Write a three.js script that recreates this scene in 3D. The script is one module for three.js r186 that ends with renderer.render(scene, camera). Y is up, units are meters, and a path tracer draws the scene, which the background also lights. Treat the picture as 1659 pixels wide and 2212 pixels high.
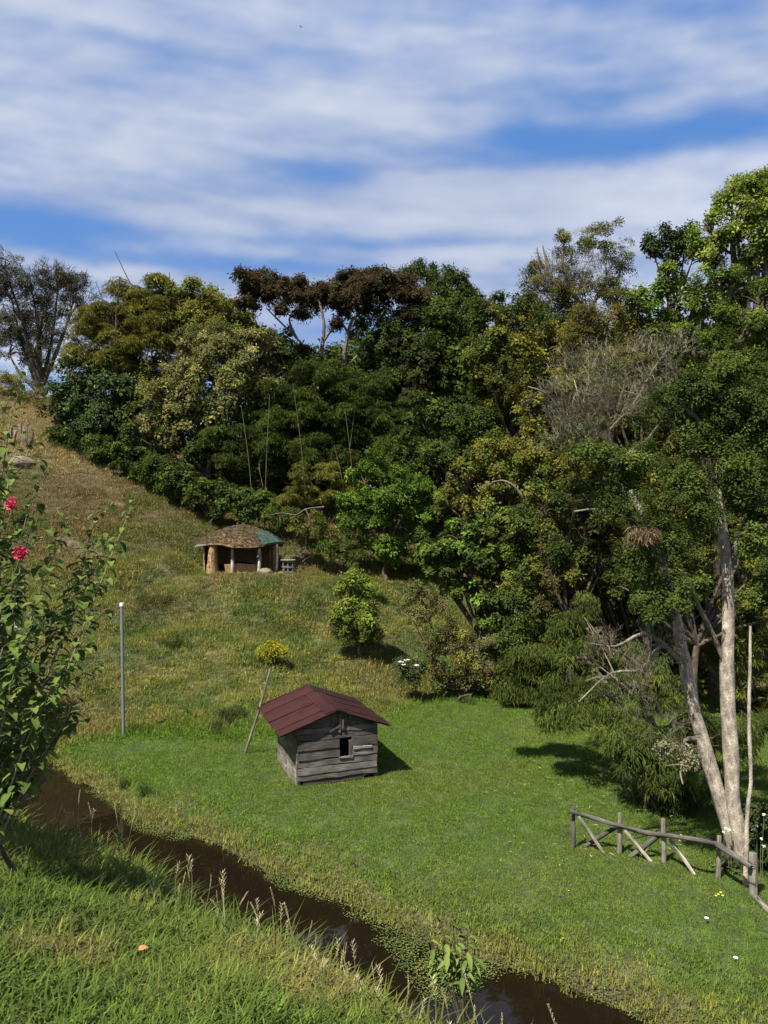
import * as THREE from 'three';
import { mergeGeometries } from 'three/addons/utils/BufferGeometryUtils.js';

// ------------------------------------------------------------------ camera, sky, sun, exposure
const scene = new THREE.Scene();
const EYE = 8, F = 1640, CX = 829.5, CY = 1106;                 // eye height over the lawn; focal length and centre in photo units
const camera = new THREE.PerspectiveCamera(2 * Math.atan(CY / F) * 180 / Math.PI, 768 / 1024, 0.1, 2000);
camera.position.set(0, EYE, 0); camera.lookAt(0, EYE, -10);
const SUN_DIR = new THREE.Vector3(-0.42, 1, 0.46).normalize();
const sun = new THREE.DirectionalLight(new THREE.Color(1, 0.94, 0.82), 5.0);
sun.position.copy(SUN_DIR).multiplyScalar(120).add(new THREE.Vector3(0, 0, -30));
sun.target.position.set(0, 0, -30); scene.add(sun, sun.target);
sun.castShadow = true; sun.shadow.radius = 1; sun.shadow.mapSize.set(4096, 4096);
Object.assign(sun.shadow.camera, { left: -60, right: 60, top: 60, bottom: -60, near: 1, far: 300 });
const EXPOSURE = 2.0;
const SKY_GAIN = 0.53;

// ------------------------------------------------------------------ noise and helpers
function rng(seed) { let a = seed >>> 0; return () => { a = (a + 0x6D2B79F5) | 0; let t = Math.imul(a ^ (a >>> 15), 1 | a); t = (t + Math.imul(t ^ (t >>> 7), 61 | t)) ^ t; return ((t ^ (t >>> 14)) >>> 0) / 4294967296; }; }
let rnd = rng(7);
const rr = (a, b) => a + (b - a) * rnd();
const clamp = (x, a = 0, b = 1) => Math.min(b, Math.max(a, x));
const mix = (a, b, t) => a + (b - a) * t;
const ss = (a, b, x) => { const t = clamp((x - a) / (b - a)); return t * t * (3 - 2 * t); };
function hash(x, y, z) { let h = Math.imul(x, 374761393) ^ Math.imul(y, 668265263) ^ Math.imul(z, 2147483647 - 61); h = Math.imul(h ^ (h >>> 13), 1274126177); h ^= h >>> 16; return (h >>> 0) / 4294967296; }
function vn(x, y, z = 0) {
  const xi = Math.floor(x), yi = Math.floor(y), zi = Math.floor(z); let u = x - xi, v = y - yi, w = z - zi;
  u = u * u * (3 - 2 * u); v = v * v * (3 - 2 * v); w = w * w * (3 - 2 * w);
  const L = (k) => mix(mix(hash(xi, yi, k), hash(xi + 1, yi, k), u), mix(hash(xi, yi + 1, k), hash(xi + 1, yi + 1, k), u), v);
  return w === 0 ? L(zi) : mix(L(zi), L(zi + 1), w);
}
function fbm(x, y, z = 0, o = 5) { let s = 0, a = 0.5, n = 0; for (let i = 0; i < o; i++) { s += a * vn(x, y, z + i * 17); n += a; a *= 0.5; x = x * 2.03 + 11.3; y = y * 2.03 + 5.7; } return s / n; }

// ------------------------------------------------------------------ sky (air and clouds)
function skyTexture() {
  const W = 2048, H = 1024, data = new Float32Array(W * H * 4);
  const sp = (px, py, rx, ry, a) => { const x = (px - CX) / F, y = (CY - py) / F; return [Math.atan(x), Math.atan(y / Math.hypot(1, x)), rx / F, ry / F, a]; };
  const spots = [                                                // thin places and thick places of the cloud sheet (azimuth, elevation)
    sp(690, 400, 150, 34, -0.50), sp(1350, 312, 330, 34, -0.62), sp(90, 492, 200, 34, -0.42), sp(860, 538, 190, 13, -0.32), sp(430, 580, 260, 15, -0.28),
    sp(1150, 60, 520, 120, -0.20), sp(1550, 120, 300, 110, -0.10), sp(60, 60, 200, 60, -0.10), sp(1000, 330, 120, 30, -0.12), sp(1480, 580, 200, 30, -0.2),
    sp(780, 255, 220, 50, 0.20), sp(420, 490, 220, 26, 0.34), sp(1150, 405, 420, 40, 0.40), sp(300, 260, 420, 110, 0.20), sp(1050, 560, 300, 18, 0.26), sp(900, 190, 420, 60, 0.10),
    sp(1000, 490, 380, 18, 0.22), sp(250, 600, 200, 16, 0.14),
  ];
  for (let j = 0; j < H; j++) {
    const el = ((j + 0.5) / H - 0.5) * Math.PI, y = Math.sin(el), c = Math.cos(el);
    for (let i = 0; i < W; i++) {
      const az = ((i + 0.5) / W - 0.5) * 2 * Math.PI, x = c * Math.cos(az), z = c * Math.sin(az);
      const e = Math.max(0, y), k = (j * W + i) * 4;
      const h = Math.pow(1 - e, 3.2);
      let r = mix(0.085, 0.22, h), g = mix(0.23, 0.42, h), b = mix(0.59, 0.80, h);
      if (y > -0.03) {
        const q = 1 / (e + 0.10), px = x * q, pz = z * q;
        const wx = fbm(px * 0.5 + 3.1, pz * 0.5, 2, 3) - 0.5, wz = fbm(px * 0.5, pz * 0.5 + 9.4, 5, 3) - 0.5;
        const n = fbm(px * 0.62 + wx * 1.6 + 4, pz * 1.05 + wz * 1.6, 1, 6);
        const fine = 0.6 * fbm(px * 4 + wx * 3, pz * 5.5 + wz * 3, 7, 5) + 0.4 * fbm(px * 13 + wx * 5, pz * 15 + wz * 5, 8, 3);
        let a = az + Math.PI / 2; if (a > Math.PI) a -= 2 * Math.PI; if (a < -Math.PI) a += 2 * Math.PI;
        let m = 0;
        const ae = a + wx * 0.22, ee = el + wz * 0.07;
        for (const s of spots) { const u = (ae - s[0]) / s[2], v = (ee - s[1]) / s[3], d = u * u + v * v; if (d < 9) m += s[4] * Math.exp(-d * 0.9); }
        const st = 0.65 * fbm(az * 2.4 + wx * 1.5, el * 17 + wz * 2 + az * 0.9, 12, 5) + 0.35 * fbm(az * 9 + wx * 3, el * 60 + wz * 4 + az * 3, 14, 4);
        const dens = 0.60 + (st - 0.5) * 0.75 + (n - 0.5) * 0.95 + (fine - 0.5) * 0.6 + m * 0.95;
        const cov = ss(0.10, 0.86, dens) * 0.96;
        const n2 = fbm(px * 0.9 + 20 + wx, pz * 1.7 + wz, 9, 5);
        let lum = clamp(0.40 + (n2 - 0.5) * 1.3 + m * 0.7 + 0.28 * h + (fine - 0.5) * 0.55 + (st - 0.5) * 0.9);
        const cr = mix(0.36, 0.76, lum), cg = mix(0.435, 0.80, lum), cb = mix(0.62, 0.89, lum);
        r = mix(r, cr, cov); g = mix(g, cg, cov); b = mix(b, cb, cov);
      }
      data[k] = r * SKY_GAIN; data[k + 1] = g * SKY_GAIN; data[k + 2] = b * SKY_GAIN; data[k + 3] = 1;
    }
  }
  const t = new THREE.DataTexture(data, W, H, THREE.RGBAFormat, THREE.FloatType);
  t.mapping = THREE.EquirectangularReflectionMapping; t.magFilter = THREE.LinearFilter; t.minFilter = THREE.LinearFilter; t.needsUpdate = true;
  return t;
}
const sky = skyTexture(); scene.background = sky; scene.environment = sky;

// ------------------------------------------------------------------ lie of the land: x to the right, d = distance ahead (z = -d)
const lerpTable = (t, x) => { if (x <= t[0][0]) return t[0][1]; for (let i = 1; i < t.length; i++) if (x <= t[i][0]) return mix(t[i - 1][1], t[i][1], (x - t[i - 1][0]) / (t[i][0] - t[i - 1][0])); return t[t.length - 1][1]; };
const smoothTable = (t, x) => { if (x <= t[0][0]) return t[0][1]; for (let i = 1; i < t.length; i++) if (x <= t[i][0]) return mix(t[i - 1][1], t[i][1], ss(t[i - 1][0], t[i][0], x)); return t[t.length - 1][1]; };
const BANK = [[-6, 6.4], [0, 6.35], [1.2, 5.2], [3, 4.0], [5, 3.32], [6.4, 2.70], [7.3, 2.05], [8.7, 0.2], [9.4, -0.6], [10, -1.1], [12.2, -1.05], [12.8, -0.56], [13.3, -0.30], [14.4, -0.05], [15.8, 0]];
const FOOT = [[-40, 24], [-14, 25.5], [-9, 27.8], [-5, 27.4], [-1.5, 30], [3, 33], [10, 33.5], [16, 31], [40, 26]];
const WATER = -0.5;
const creekS = (x, d) => 0.585 * x + 0.81 * d + 0.22 * Math.sin(x * 0.55 + 1) + 0.12 * Math.sin(x * 1.7) - Math.max(0, -x - 6.5) * 0.36;
let HUT = null;
function ground(x, d, raw) {
  const s = creekS(x, d);
  let y = smoothLin(BANK, s);
  const f = smoothTable(FOOT, x), dd = d < 54 ? d : 54 + 5 * (1 - Math.exp(-(d - 54) / 5));
  const q = dd - f, up = q > 0 ? q * q / (q + 2.2) : 0;
  const m = 1 + clamp((-x - 8) * 0.021, 0, 0.7) + clamp((x - 6) * 0.02, 0, 0.4);
  let h = up * 0.385 * m;
  const w = ss(0.2, 2, h);
  h += w * (0.24 * Math.sin(h * 3.6 + 4 * fbm(x * 0.12, d * 0.12, 3, 2)) * (1 - ss(5, 8, h)) + (fbm(x * 0.22 + 5, d * 0.22, 1, 4) - 0.5) * 1.1);
  y += h + (fbm(x * 0.8, d * 0.8, 4, 3) - 0.5) * 0.10;
  if (d > 70) y -= (d - 70) * 0.06;
  y = Math.max(y, -3);
  if (HUT && !raw) {
    const ax = (x - HUT.x) / 3.1, ad = (d - HUT.d - 0.5) / 2.3, e = Math.hypot(ax, ad);
    y = mix(y, HUT.y, 1 - ss(0.8, 1.5, e));
  }
  return y;
}
function smoothLin(t, x) { return (lerpTable(t, x - 0.25) + lerpTable(t, x) + lerpTable(t, x + 0.25)) / 3; }
const P = (px, py, d) => new THREE.Vector3((px - CX) / F * d, EYE - (py - CY) / F * d, -d);
function hit(px, py, lift = 0) {
  const ax = (px - CX) / F, ay = (py - CY) / F;
  let p = 3;
  for (let d = 3; d < 140; d += 0.1) { if (EYE - ay * d < ground(ax * d, d) + lift) { let a = p, b = d; for (let i = 0; i < 14; i++) { const c = (a + b) / 2; if (EYE - ay * c < ground(ax * c, c) + lift) b = c; else a = c; } return P(px, py, b); } p = d; }
  return P(px, py, 140);
}
let PATHS = [];
const onPath = (x, d) => { let m = 9; for (const [a, b] of PATHS) { const ux = b[0] - a[0], ud = b[1] - a[1], t = clamp(((x - a[0]) * ux + (d - a[1]) * ud) / (ux * ux + ud * ud)); m = Math.min(m, Math.hypot(x - a[0] - ux * t, d - a[1] - ud * t)); } return 0.55 - 0.55 * ss(0.08, 0.40, m + 0.25 * (vn(x * 2.1, d * 2.1, 31) - 0.5)); };
{ const h = hit(537, 1240); HUT = { x: h.x, d: -h.z, y: h.y }; }
for (const line of [[[120, 1165], [200, 1190], [285, 1210], [360, 1228], [440, 1246]], [[215, 1082], [275, 1088]], [[640, 1215], [690, 1205], [740, 1210]]]) for (let i = 1; i < line.length; i++) { const a = hit(...line[i - 1]), b = hit(...line[i]); PATHS.push([[a.x, -a.z], [b.x, -b.z]]); }   // worn earth tracks

// ------------------------------------------------------------------ object helpers
const used = {};
function numbered(n) { used[n] = (used[n] || 0) + 1; return used[n] === 1 ? n : n + '_' + String(used[n] - 1).padStart(3, '0'); }
function tag(o, label, category, group, kind) { o.userData.label = label; if (category) o.userData.category = category; if (group) o.userData.group = group; if (kind) o.userData.kind = kind; return o; }
function thing(name, label, category, pos = new THREE.Vector3(), turn = 0, group) {
  const o = new THREE.Group(); o.name = numbered(name); o.position.copy(pos); o.rotation.y = turn; scene.add(o); return tag(o, label, category, group);
}
function part(name, geo, mat, parent, label) { const m = new THREE.Mesh(geo, mat); m.name = name; m.castShadow = m.receiveShadow = true; if (label) m.userData.label = label; parent.add(m); return m; }
function single(name, geo, mat, label, category, pos, group) { const m = new THREE.Mesh(geo, mat); m.name = numbered(name); m.castShadow = m.receiveShadow = true; if (pos) m.position.copy(pos); scene.add(m); return tag(m, label, category, group); }
function structure(name, geo, mat, label) { const m = new THREE.Mesh(geo, mat); m.name = name; m.castShadow = m.receiveShadow = true; m.userData.kind = 'structure'; if (label) m.userData.label = label; scene.add(m); return m; }
const V = (x, y, z) => new THREE.Vector3(x, y, z);
const UP = V(0, 1, 0);
function geoFrom(pos, idx, uv, col) {
  const g = new THREE.BufferGeometry(); g.setAttribute('position', new THREE.Float32BufferAttribute(pos, 3));
  if (uv) g.setAttribute('uv', new THREE.Float32BufferAttribute(uv, 2)); if (col) g.setAttribute('color', new THREE.Float32BufferAttribute(col, 3));
  if (idx) g.setIndex(idx); g.computeVertexNormals(); return g;
}
// tapered tube through points, radii given at each point; uv in metres
function tube(pts, radii, sides = 8, wob = 0, seed = 1, seg = 4) {
  const R = rng(seed), curve = pts.length > 2 ? new THREE.CatmullRomCurve3(pts) : new THREE.LineCurve3(pts[0], pts[1]);
  const n = Math.max(1, (pts.length - 1) * seg), pos = [], uv = [], idx = []; let len = 0, prev = null, N = null;
  for (let i = 0; i <= n; i++) {
    const t = i / n, p = curve.getPoint(t), tan = curve.getTangent(t);
    if (!N) { N = Math.abs(tan.y) < 0.9 ? V(0, 1, 0) : V(1, 0, 0); }
    N = N.clone().addScaledVector(tan, -N.dot(tan)).normalize(); const B = tan.clone().cross(N);
    if (prev) len += p.distanceTo(prev); prev = p;
    const ft = t * (radii.length - 1), k = Math.min(radii.length - 2, Math.floor(ft)), r = radii.length > 1 ? mix(radii[k], radii[k + 1], ft - k) : radii[0];
    for (let s = 0; s <= sides; s++) {
      const a = s / sides * Math.PI * 2, w = 1 + wob * (vn(Math.cos(a) * 1.6 + seed * 3.1, Math.sin(a) * 1.6 + len / (r * 5 + 0.02), seed) - 0.5) * 2;
      const q = p.clone().addScaledVector(N, Math.cos(a) * r * w).addScaledVector(B, Math.sin(a) * r * w); pos.push(q.x, q.y, q.z); uv.push(len, s / sides * Math.max(0.25, Math.round(r * 6.28 * 4) / 4));
    }
  }
  for (let i = 0; i < n; i++) for (let s = 0; s < sides; s++) { const a = i * (sides + 1) + s, b = a + sides + 1; idx.push(a, a + 1, b, b, a + 1, b + 1); }
  for (const [row, flip] of [[0, 1], [n, 0]]) { const c = pos.length / 3, p = curve.getPoint(row / n); pos.push(p.x, p.y, p.z); uv.push(0, len); for (let s = 0; s < sides; s++) { const a = row * (sides + 1) + s; flip ? idx.push(c, a + 1, a) : idx.push(c, a, a + 1); } }
  return geoFrom(pos, idx, uv);
}
// sawn board centred at the origin: length along x, height y, thickness z; uneven edges; uv in metres
function board(len, h, t, seed = 1, rough = 0.012) {
  const seg = Math.max(2, Math.round(len / 0.18)), g = new THREE.BoxGeometry(len, h, t, seg, 2, 1), p = g.attributes.position, uv = g.attributes.uv, R = rng(seed), ou = R() * 3, ov = R() * 3;
  const skewA = (R() - 0.5) * rough * 1.6, skewB = (R() - 0.5) * rough * 1.6;
  for (let i = 0; i < p.count; i++) {
    const x = p.getX(i), y = p.getY(i), z = p.getZ(i), s = Math.sign(y);
    const e = s * (vn(x * 3 + seed, s * 7 + seed, 1) - 0.5) * rough * 2;
    p.setXYZ(i, x + (Math.abs(Math.abs(x) - len / 2) < 1e-6 ? (vn(y * 9 + seed, 3 + Math.sign(x)) - 0.5) * rough * 2 : 0), y + e + (s ? mix(skewA, skewB, x / len + 0.5) : 0), z + (vn(x * 1.3 + seed * 5, y * 2, 2) - 0.5) * rough * 0.9);
    uv.setXY(i, x + ou, (Math.abs(z) > 0 ? y : z) + ov);
  }
  g.computeVertexNormals(); return g;
}
function tex(W, H, fn, srgb = true, rx = 1, ry = 1) {
  const d = new Uint8Array(W * H * 4); for (let j = 0; j < H; j++) for (let i = 0; i < W; i++) { const c = fn(i / W, j / H); const k = (j * W + i) * 4; d[k] = clamp(c[0]) * 255; d[k + 1] = clamp(c[1]) * 255; d[k + 2] = clamp(c[2]) * 255; d[k + 3] = 255; }
  const t = new THREE.DataTexture(d, W, H); t.wrapS = t.wrapT = THREE.RepeatWrapping; t.magFilter = THREE.LinearFilter; t.minFilter = THREE.LinearMipmapLinearFilter; t.generateMipmaps = true; if (srgb) t.colorSpace = THREE.SRGBColorSpace; t.repeat.set(rx, ry); t.needsUpdate = true; return t;
}
// noise that tiles in both directions
const tn = (u, v, fu, fv, seed) => { const a = (x, y) => hash(((x % fu) + fu) % fu, ((y % fv) + fv) % fv, seed); const x = u * fu, y = v * fv, xi = Math.floor(x), yi = Math.floor(y); let s = x - xi, t = y - yi; s = s * s * (3 - 2 * s); t = t * t * (3 - 2 * t); return mix(mix(a(xi, yi), a(xi + 1, yi), s), mix(a(xi, yi + 1), a(xi + 1, yi + 1), s), t); };
const rgb = (r, g, b) => new THREE.Color().setRGB(r, g, b);

// ------------------------------------------------------------------ materials
const grainTex = tex(512, 512, (u, v) => {
  const w = v + 0.012 * tn(u, v, 4, 6, 3);
  let g = 0.45 * tn(u, w, 6, 96, 1) + 0.3 * tn(u, w, 14, 220, 2) + 0.25 * tn(u, v, 5, 9, 5);
  const crack = tn(u, w, 5, 130, 8) > 0.86 ? 0.42 : 1, stain = 0.75 + 0.4 * tn(u, v, 3, 4, 6);
  const k = (0.42 + 0.62 * g) * crack * stain; return [k * 1.02, k, k * 0.965];
}, true, 0.9, 1.2);
const grainBump = tex(256, 256, (u, v) => { const k = 0.6 * tn(u, v, 5, 90, 1) + 0.4 * tn(u, v, 9, 120, 2); return [k, k, k]; }, false, 0.9, 1.2);
const woodMat = (r, g, b) => new THREE.MeshStandardMaterial({ color: rgb(r, g, b), map: grainTex, bumpMap: grainBump, bumpScale: 0.006, roughness: 0.85 });
const WOOD = [woodMat(0.21, 0.195, 0.185), woodMat(0.15, 0.137, 0.13), woodMat(0.29, 0.272, 0.258), woodMat(0.125, 0.11, 0.10)];
const WOOD_PALE = woodMat(0.70, 0.66, 0.59), WOOD_BROWN = woodMat(0.19, 0.155, 0.125), WOOD_GREY = woodMat(0.40, 0.37, 0.33);
const barkTex = tex(512, 512, (u, v) => {
  const a = tn(u, v, 26, 40, 1), b = tn(u, v, 60, 70, 2), c = tn(u, v, 7, 9, 3), str = tn(u, v, 4, 18, 4);
  let k = 0.72 + 0.16 * b; if (a > 0.7) k *= 0.84; if (b < 0.16) k *= 0.82; k *= 0.78 + 0.34 * c; k *= 0.85 + 0.25 * str;
  return [k * 1.0, k * (0.955 + 0.02 * c), k * (0.90 + 0.03 * c)];
}, true, 1, 1);
const barkBump = tex(256, 256, (u, v) => { const k = 0.5 * tn(u, v, 26, 30, 1) + 0.5 * tn(u, v, 60, 60, 2); return [k, k, k]; }, false);
const bark = (r, g, b) => new THREE.MeshStandardMaterial({ color: rgb(r, g, b), map: barkTex, bumpMap: barkBump, bumpScale: 0.006, roughness: 0.9 });
const BARK_PALE = bark(0.76, 0.70, 0.64), BARK_GREY = bark(0.30, 0.27, 0.235), BARK_DARK = bark(0.16, 0.13, 0.10), BARK_LICHEN = bark(0.33, 0.32, 0.275);
const leafMat = (rough = 1, trans = 0.32) => new THREE.MeshPhysicalMaterial({ color: rgb(1, 1, 1), roughness: rough, transmission: trans, thickness: 0, side: THREE.DoubleSide, specularIntensity: 0.25, vertexColors: true });
const LEAF = leafMat(), GLOSS = new THREE.MeshPhysicalMaterial({ color: rgb(1, 1, 1), roughness: 0.55, specularIntensity: 0.4, side: THREE.DoubleSide, vertexColors: true }), DRY = new THREE.MeshStandardMaterial({ color: rgb(1, 1, 1), roughness: 0.9, side: THREE.DoubleSide, vertexColors: true });
const GRASS = new THREE.MeshPhysicalMaterial({ color: rgb(1, 1, 1), roughness: 1, transmission: 0.3, thickness: 0, side: THREE.DoubleSide, specularIntensity: 0.2, vertexColors: true });

// ------------------------------------------------------------------ ground sheet and water
const STRAW = [0.30, 0.235, 0.115], OLIVE = [0.135, 0.135, 0.045], LUSH = [0.104, 0.192, 0.021], BROWN = [0.185, 0.145, 0.075], YELLOW = [0.20, 0.20, 0.055];
const m3 = (a, b, t) => [mix(a[0], b[0], t), mix(a[1], b[1], t), mix(a[2], b[2], t)];
function turf(x, d) {                                            // what grows where
  const s = creekS(x, d), f = smoothTable(FOOT, x), n1 = fbm(x * 0.35, d * 0.35, 21, 4), n2 = fbm(x * 1.3 + 9, d * 1.3, 22, 3), n3 = fbm(x * 0.12 + 2, d * 0.12, 23, 3);
  let c = LUSH;
  if (s < 11) {
    c = m3([0.115, 0.180, 0.036], [0.19, 0.215, 0.06], ss(0.36, 0.64, n1)); c = m3(c, STRAW, 0.7 * ss(0.55, 0.74, n2 * 0.55 + n1 * 0.5 + 0.12 * ss(-1, 2, x)));
  } else {
    c = m3(LUSH, YELLOW, 0.26 * ss(0.42, 0.72, n1) + 0.08 * ss(0.5, 0.8, n2));
    const edge = 1 - ss(12.9, 14.2, s + (n2 - 0.5) * 1.8); c = m3(c, m3(STRAW, YELLOW, n1), edge * 0.62);
    const hill = ss(-1.2, 2.0, d - f + (n1 - 0.5) * 4), y = ground(x, d), high = ss(3.6, 7.5, y + (n3 - 0.5) * 4 + (n1 - 0.5) * 2);
    let hc = m3([0.105, 0.145, 0.034], YELLOW, ss(0.35, 0.62, n2)); hc = m3(hc, BROWN, 0.48 * ss(0.46, 0.64, n1 * 0.7 + n3 * 0.3)); hc = m3(hc, m3(OLIVE, BROWN, ss(0.36, 0.56, n1)), high);
    hc = hc.map((v) => v * 1.22); hc = m3(hc, [0.40, 0.325, 0.19], ss(9.6, 11.6, y + (n1 - 0.5) * 1.5) * 0.85);
    c = m3(c, hc, hill);
  }
  return c;
}
{
  const line = (segs) => { const a = [segs[0][0]]; for (const [to, st] of segs.slice(1)) { let x = a[a.length - 1]; const n = Math.max(1, Math.round((to - x) / st)); const x0 = x; for (let i = 1; i <= n; i++) a.push(x0 + (to - x0) * i / n); } return a; };
  const xs = line([[-600], [-120, 60], [-40, 6], [-24, 0.5], [-13, 0.3], [13, 0.22], [26, 0.6], [45, 4], [120, 15], [600, 80]]);
  const ds = line([[-300], [-30, 40], [-4, 4], [2, 0.6], [34, 0.22], [60, 0.5], [80, 2], [140, 10], [900, 95]]);
  const pos = [], col = [], uv = [], idx = [];
  for (const d of ds) for (const x of xs) {
    pos.push(x, ground(x, d), -d); uv.push(x, d);
    let c = turf(x, d).map((v) => v * 0.55); const s = creekS(x, d);
    if (s > 8.4 && s < 13.6) c = m3(c, [0.075, 0.055, 0.032], ss(8.4, 9.2, s) * (1 - ss(12.8, 13.6, s)));
    c = m3(c, [0.06, 0.048, 0.03], 0.35); if (d > 30) c = m3(c, [0.24, 0.18, 0.11], onPath(x, d)); col.push(...c);
  }
  const nx = xs.length;
  for (let j = 0; j < ds.length - 1; j++) for (let i = 0; i < nx - 1; i++) { const a = j * nx + i; idx.push(a, a + 1, a + nx, a + nx, a + 1, a + nx + 1); }
  const soil = tex(512, 512, (u, v) => { const k = 0.55 + 0.3 * tn(u, v, 40, 40, 1) + 0.35 * tn(u, v, 130, 130, 2) * tn(u, v, 9, 9, 3) * 1.6; return [k, k, k * 0.95]; }, true, 0.5, 0.5);
  structure('ground', geoFrom(pos, idx, uv, col), new THREE.MeshStandardMaterial({ vertexColors: true, map: soil, roughness: 1 }), 'grassy valley floor and hillside soil');
  // creek water: a flat sheet that dips under both banks
  const wp = [], wi = [], wuv = []; const N = 90;
  for (let i = 0; i <= N; i++) { const a = mix(-30, 22, i / N); for (const s of [8.6, 14.2]) { const base = V(0, 0, 0); let x = a, d = (s - 0.585 * x - 0.22 * Math.sin(x * 0.55 + 1) - 0.12 * Math.sin(x * 1.7) + Math.max(0, -x - 6.5) * 0.36) / 0.81; wp.push(x, WATER, -d); wuv.push(x, d); } }
  for (let i = 0; i < N; i++) { const a = i * 2; wi.push(a, a + 2, a + 1, a + 1, a + 2, a + 3); }
  const ripple = tex(256, 256, (u, v) => { const k = 0.6 * tn(u, v, 7, 9, 1) + 0.4 * tn(u, v, 17, 23, 2); return [k, k, k]; }, false, 0.35, 0.35);
  structure('creek_water', geoFrom(wp, wi, wuv), new THREE.MeshPhysicalMaterial({ color: rgb(0.008, 0.0055, 0.003), roughness: 0.02, ior: 1.33, bumpMap: ripple, bumpScale: 0.0015 }), 'still brown muddy creek water');
}

// ------------------------------------------------------------------ leaf sprays, grass tufts (shared shapes)
const SPRAY = {};
function leafTri(out, base, dir, nrm, len, wid, fold = 0.35, droop = 0.0) { // folded kite: two faces on a midrib
  const side = dir.clone().cross(nrm).normalize(), tip = base.clone().addScaledVector(dir, len).addScaledVector(UP, -droop * len), mid = base.clone().addScaledVector(dir, len * 0.42);
  const l = mid.clone().addScaledVector(side, wid / 2).addScaledVector(nrm, wid * fold * 0.5), r = mid.clone().addScaledVector(side, -wid / 2).addScaledVector(nrm, wid * fold * 0.5);
  for (const [a, b, c] of [[base, l, tip], [base, tip, r]]) out.push(a.x, a.y, a.z, b.x, b.y, b.z, c.x, c.y, c.z);
}
const dirOn = (R) => { const z = R() * 2 - 1, a = R() * 6.2832, q = Math.sqrt(1 - z * z); return V(q * Math.cos(a), z, q * Math.sin(a)); };
function leafGeo(o) { const c = [], R = rng(o.length); for (let i = 0; i < o.length / 18; i++) { const v = 0.55 + 0.9 * R() * R() + 0.25 * R(), w = (R() - 0.5) * 0.22; for (let k = 0; k < 6; k++) c.push(v * (1 + w), v, v * (1 - w)); } return geoFrom(o, null, null, c); }
function spray(kind, seed) {
  const R = rng(seed), o = [];
  if (kind === 'broad' || kind === 'small' || kind === 'big') {
    const n = { broad: 18, small: 30, big: 11 }[kind], L = { broad: 0.17, small: 0.095, big: 0.27 }[kind], w = { broad: 0.085, small: 0.05, big: 0.15 }[kind];
    for (let i = 0; i < n; i++) { const h = R(), a = i * 2.4 + R(), b = V(Math.cos(a) * 0.16 * R(), h * 0.3 - 0.05, Math.sin(a) * 0.16 * R()), d = V(Math.cos(a), 0.1 + 0.9 * h * h - 0.35 * R(), Math.sin(a)).normalize(); const nn = V(-d.x * 0.5 + (R() - 0.5) * 0.7, 1, -d.z * 0.5 + (R() - 0.5) * 0.7).normalize(); leafTri(o, b, d, nn, L * (0.7 + 0.6 * R()), w * (0.75 + 0.5 * R()), 0.4, 0.12 + 0.2 * R()); }
  } else if (kind === 'lance') {
    for (let i = 0; i < 13; i++) { const a = i * 2.4 + R(), b = V(Math.cos(a) * 0.12, 0.22 * R(), Math.sin(a) * 0.12), d = V(Math.cos(a) * 0.7, -0.2 - 0.8 * R(), Math.sin(a) * 0.7).normalize(); leafTri(o, b, d, V(R() - 0.5, 1, R() - 0.5).normalize(), 0.26 * (0.7 + 0.6 * R()), 0.036, 0.3, 0.25); }
  } else if (kind === 'feather') {
    for (let i = 0; i < 34; i++) { const t = i / 34, b = V(0.62 * t - 0.2, 0.12 + 0.25 * t - 0.42 * t * t, (R() - 0.5) * 0.14), a = R() * 6.28, d = V(0.5 + 0.5 * Math.cos(a), -0.35 + 0.4 * (R() - 0.5), Math.sin(a)).normalize(); leafTri(o, b, d, V(R() - 0.5, 1, R() - 0.5).normalize(), 0.15 * (0.6 + 0.7 * R()), 0.022, 0.2, 0.2); }
  } else if (kind === 'twig') {
    const stick = (p, d, L, w, lv) => { const q = p.clone().addScaledVector(d, L), s = d.clone().cross(V(R() - 0.5, R() - 0.5, R() - 0.5)).normalize(), s2 = d.clone().cross(s).normalize(); for (const k of [s, s2]) { const a = p.clone().addScaledVector(k, w), b = p.clone().addScaledVector(k, -w), c = q.clone().addScaledVector(k, w * 0.5), e = q.clone().addScaledVector(k, -w * 0.5); for (const t of [a, b, c, c, b, e]) o.push(t.x, t.y, t.z); }
      if (lv < 2) for (let i = 0; i < 4; i++) stick(p.clone().addScaledVector(d, L * (0.3 + 0.7 * R())), d.clone().multiplyScalar(0.9).add(dirOn(R)).normalize(), L * 0.6, w * 0.65, lv + 1); };
    stick(V(0, 0, 0), UP, 0.38, 0.009, 0);
  }
  return leafGeo(o);
}
for (const [k, s] of [['broad', 1], ['small', 2], ['big', 3], ['lance', 4], ['feather', 5], ['twig', 6]]) SPRAY[k] = spray(k, s * 13 + 5);
const tmpM = new THREE.Matrix4(), tmpQ = new THREE.Quaternion(), tmpQ2 = new THREE.Quaternion(), tmpS = V(1, 1, 1), tmpC = new THREE.Color();
class Swarm {                                                    // collects placements of one shape
  constructor(geo, mat) { this.geo = geo; this.mat = mat; this.m = []; this.c = []; }
  add(p, q, sx, sy, sz, c) { tmpM.compose(p, q, tmpS.set(sx, sy, sz)); this.m.push(...tmpM.elements); this.c.push(c[0], c[1], c[2]); }
  build(name, parent, label) {
    const n = this.m.length / 16, im = new THREE.InstancedMesh(this.geo, this.mat, n); im.name = name; im.instanceMatrix.array.set(this.m); im.instanceColor = new THREE.InstancedBufferAttribute(new Float32Array(this.c), 3);
    im.castShadow = im.receiveShadow = true; im.userData.kind = 'stuff'; if (label) im.userData.label = label; parent.add(im); return im;
  }
}
let leafCount = 0;
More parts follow.
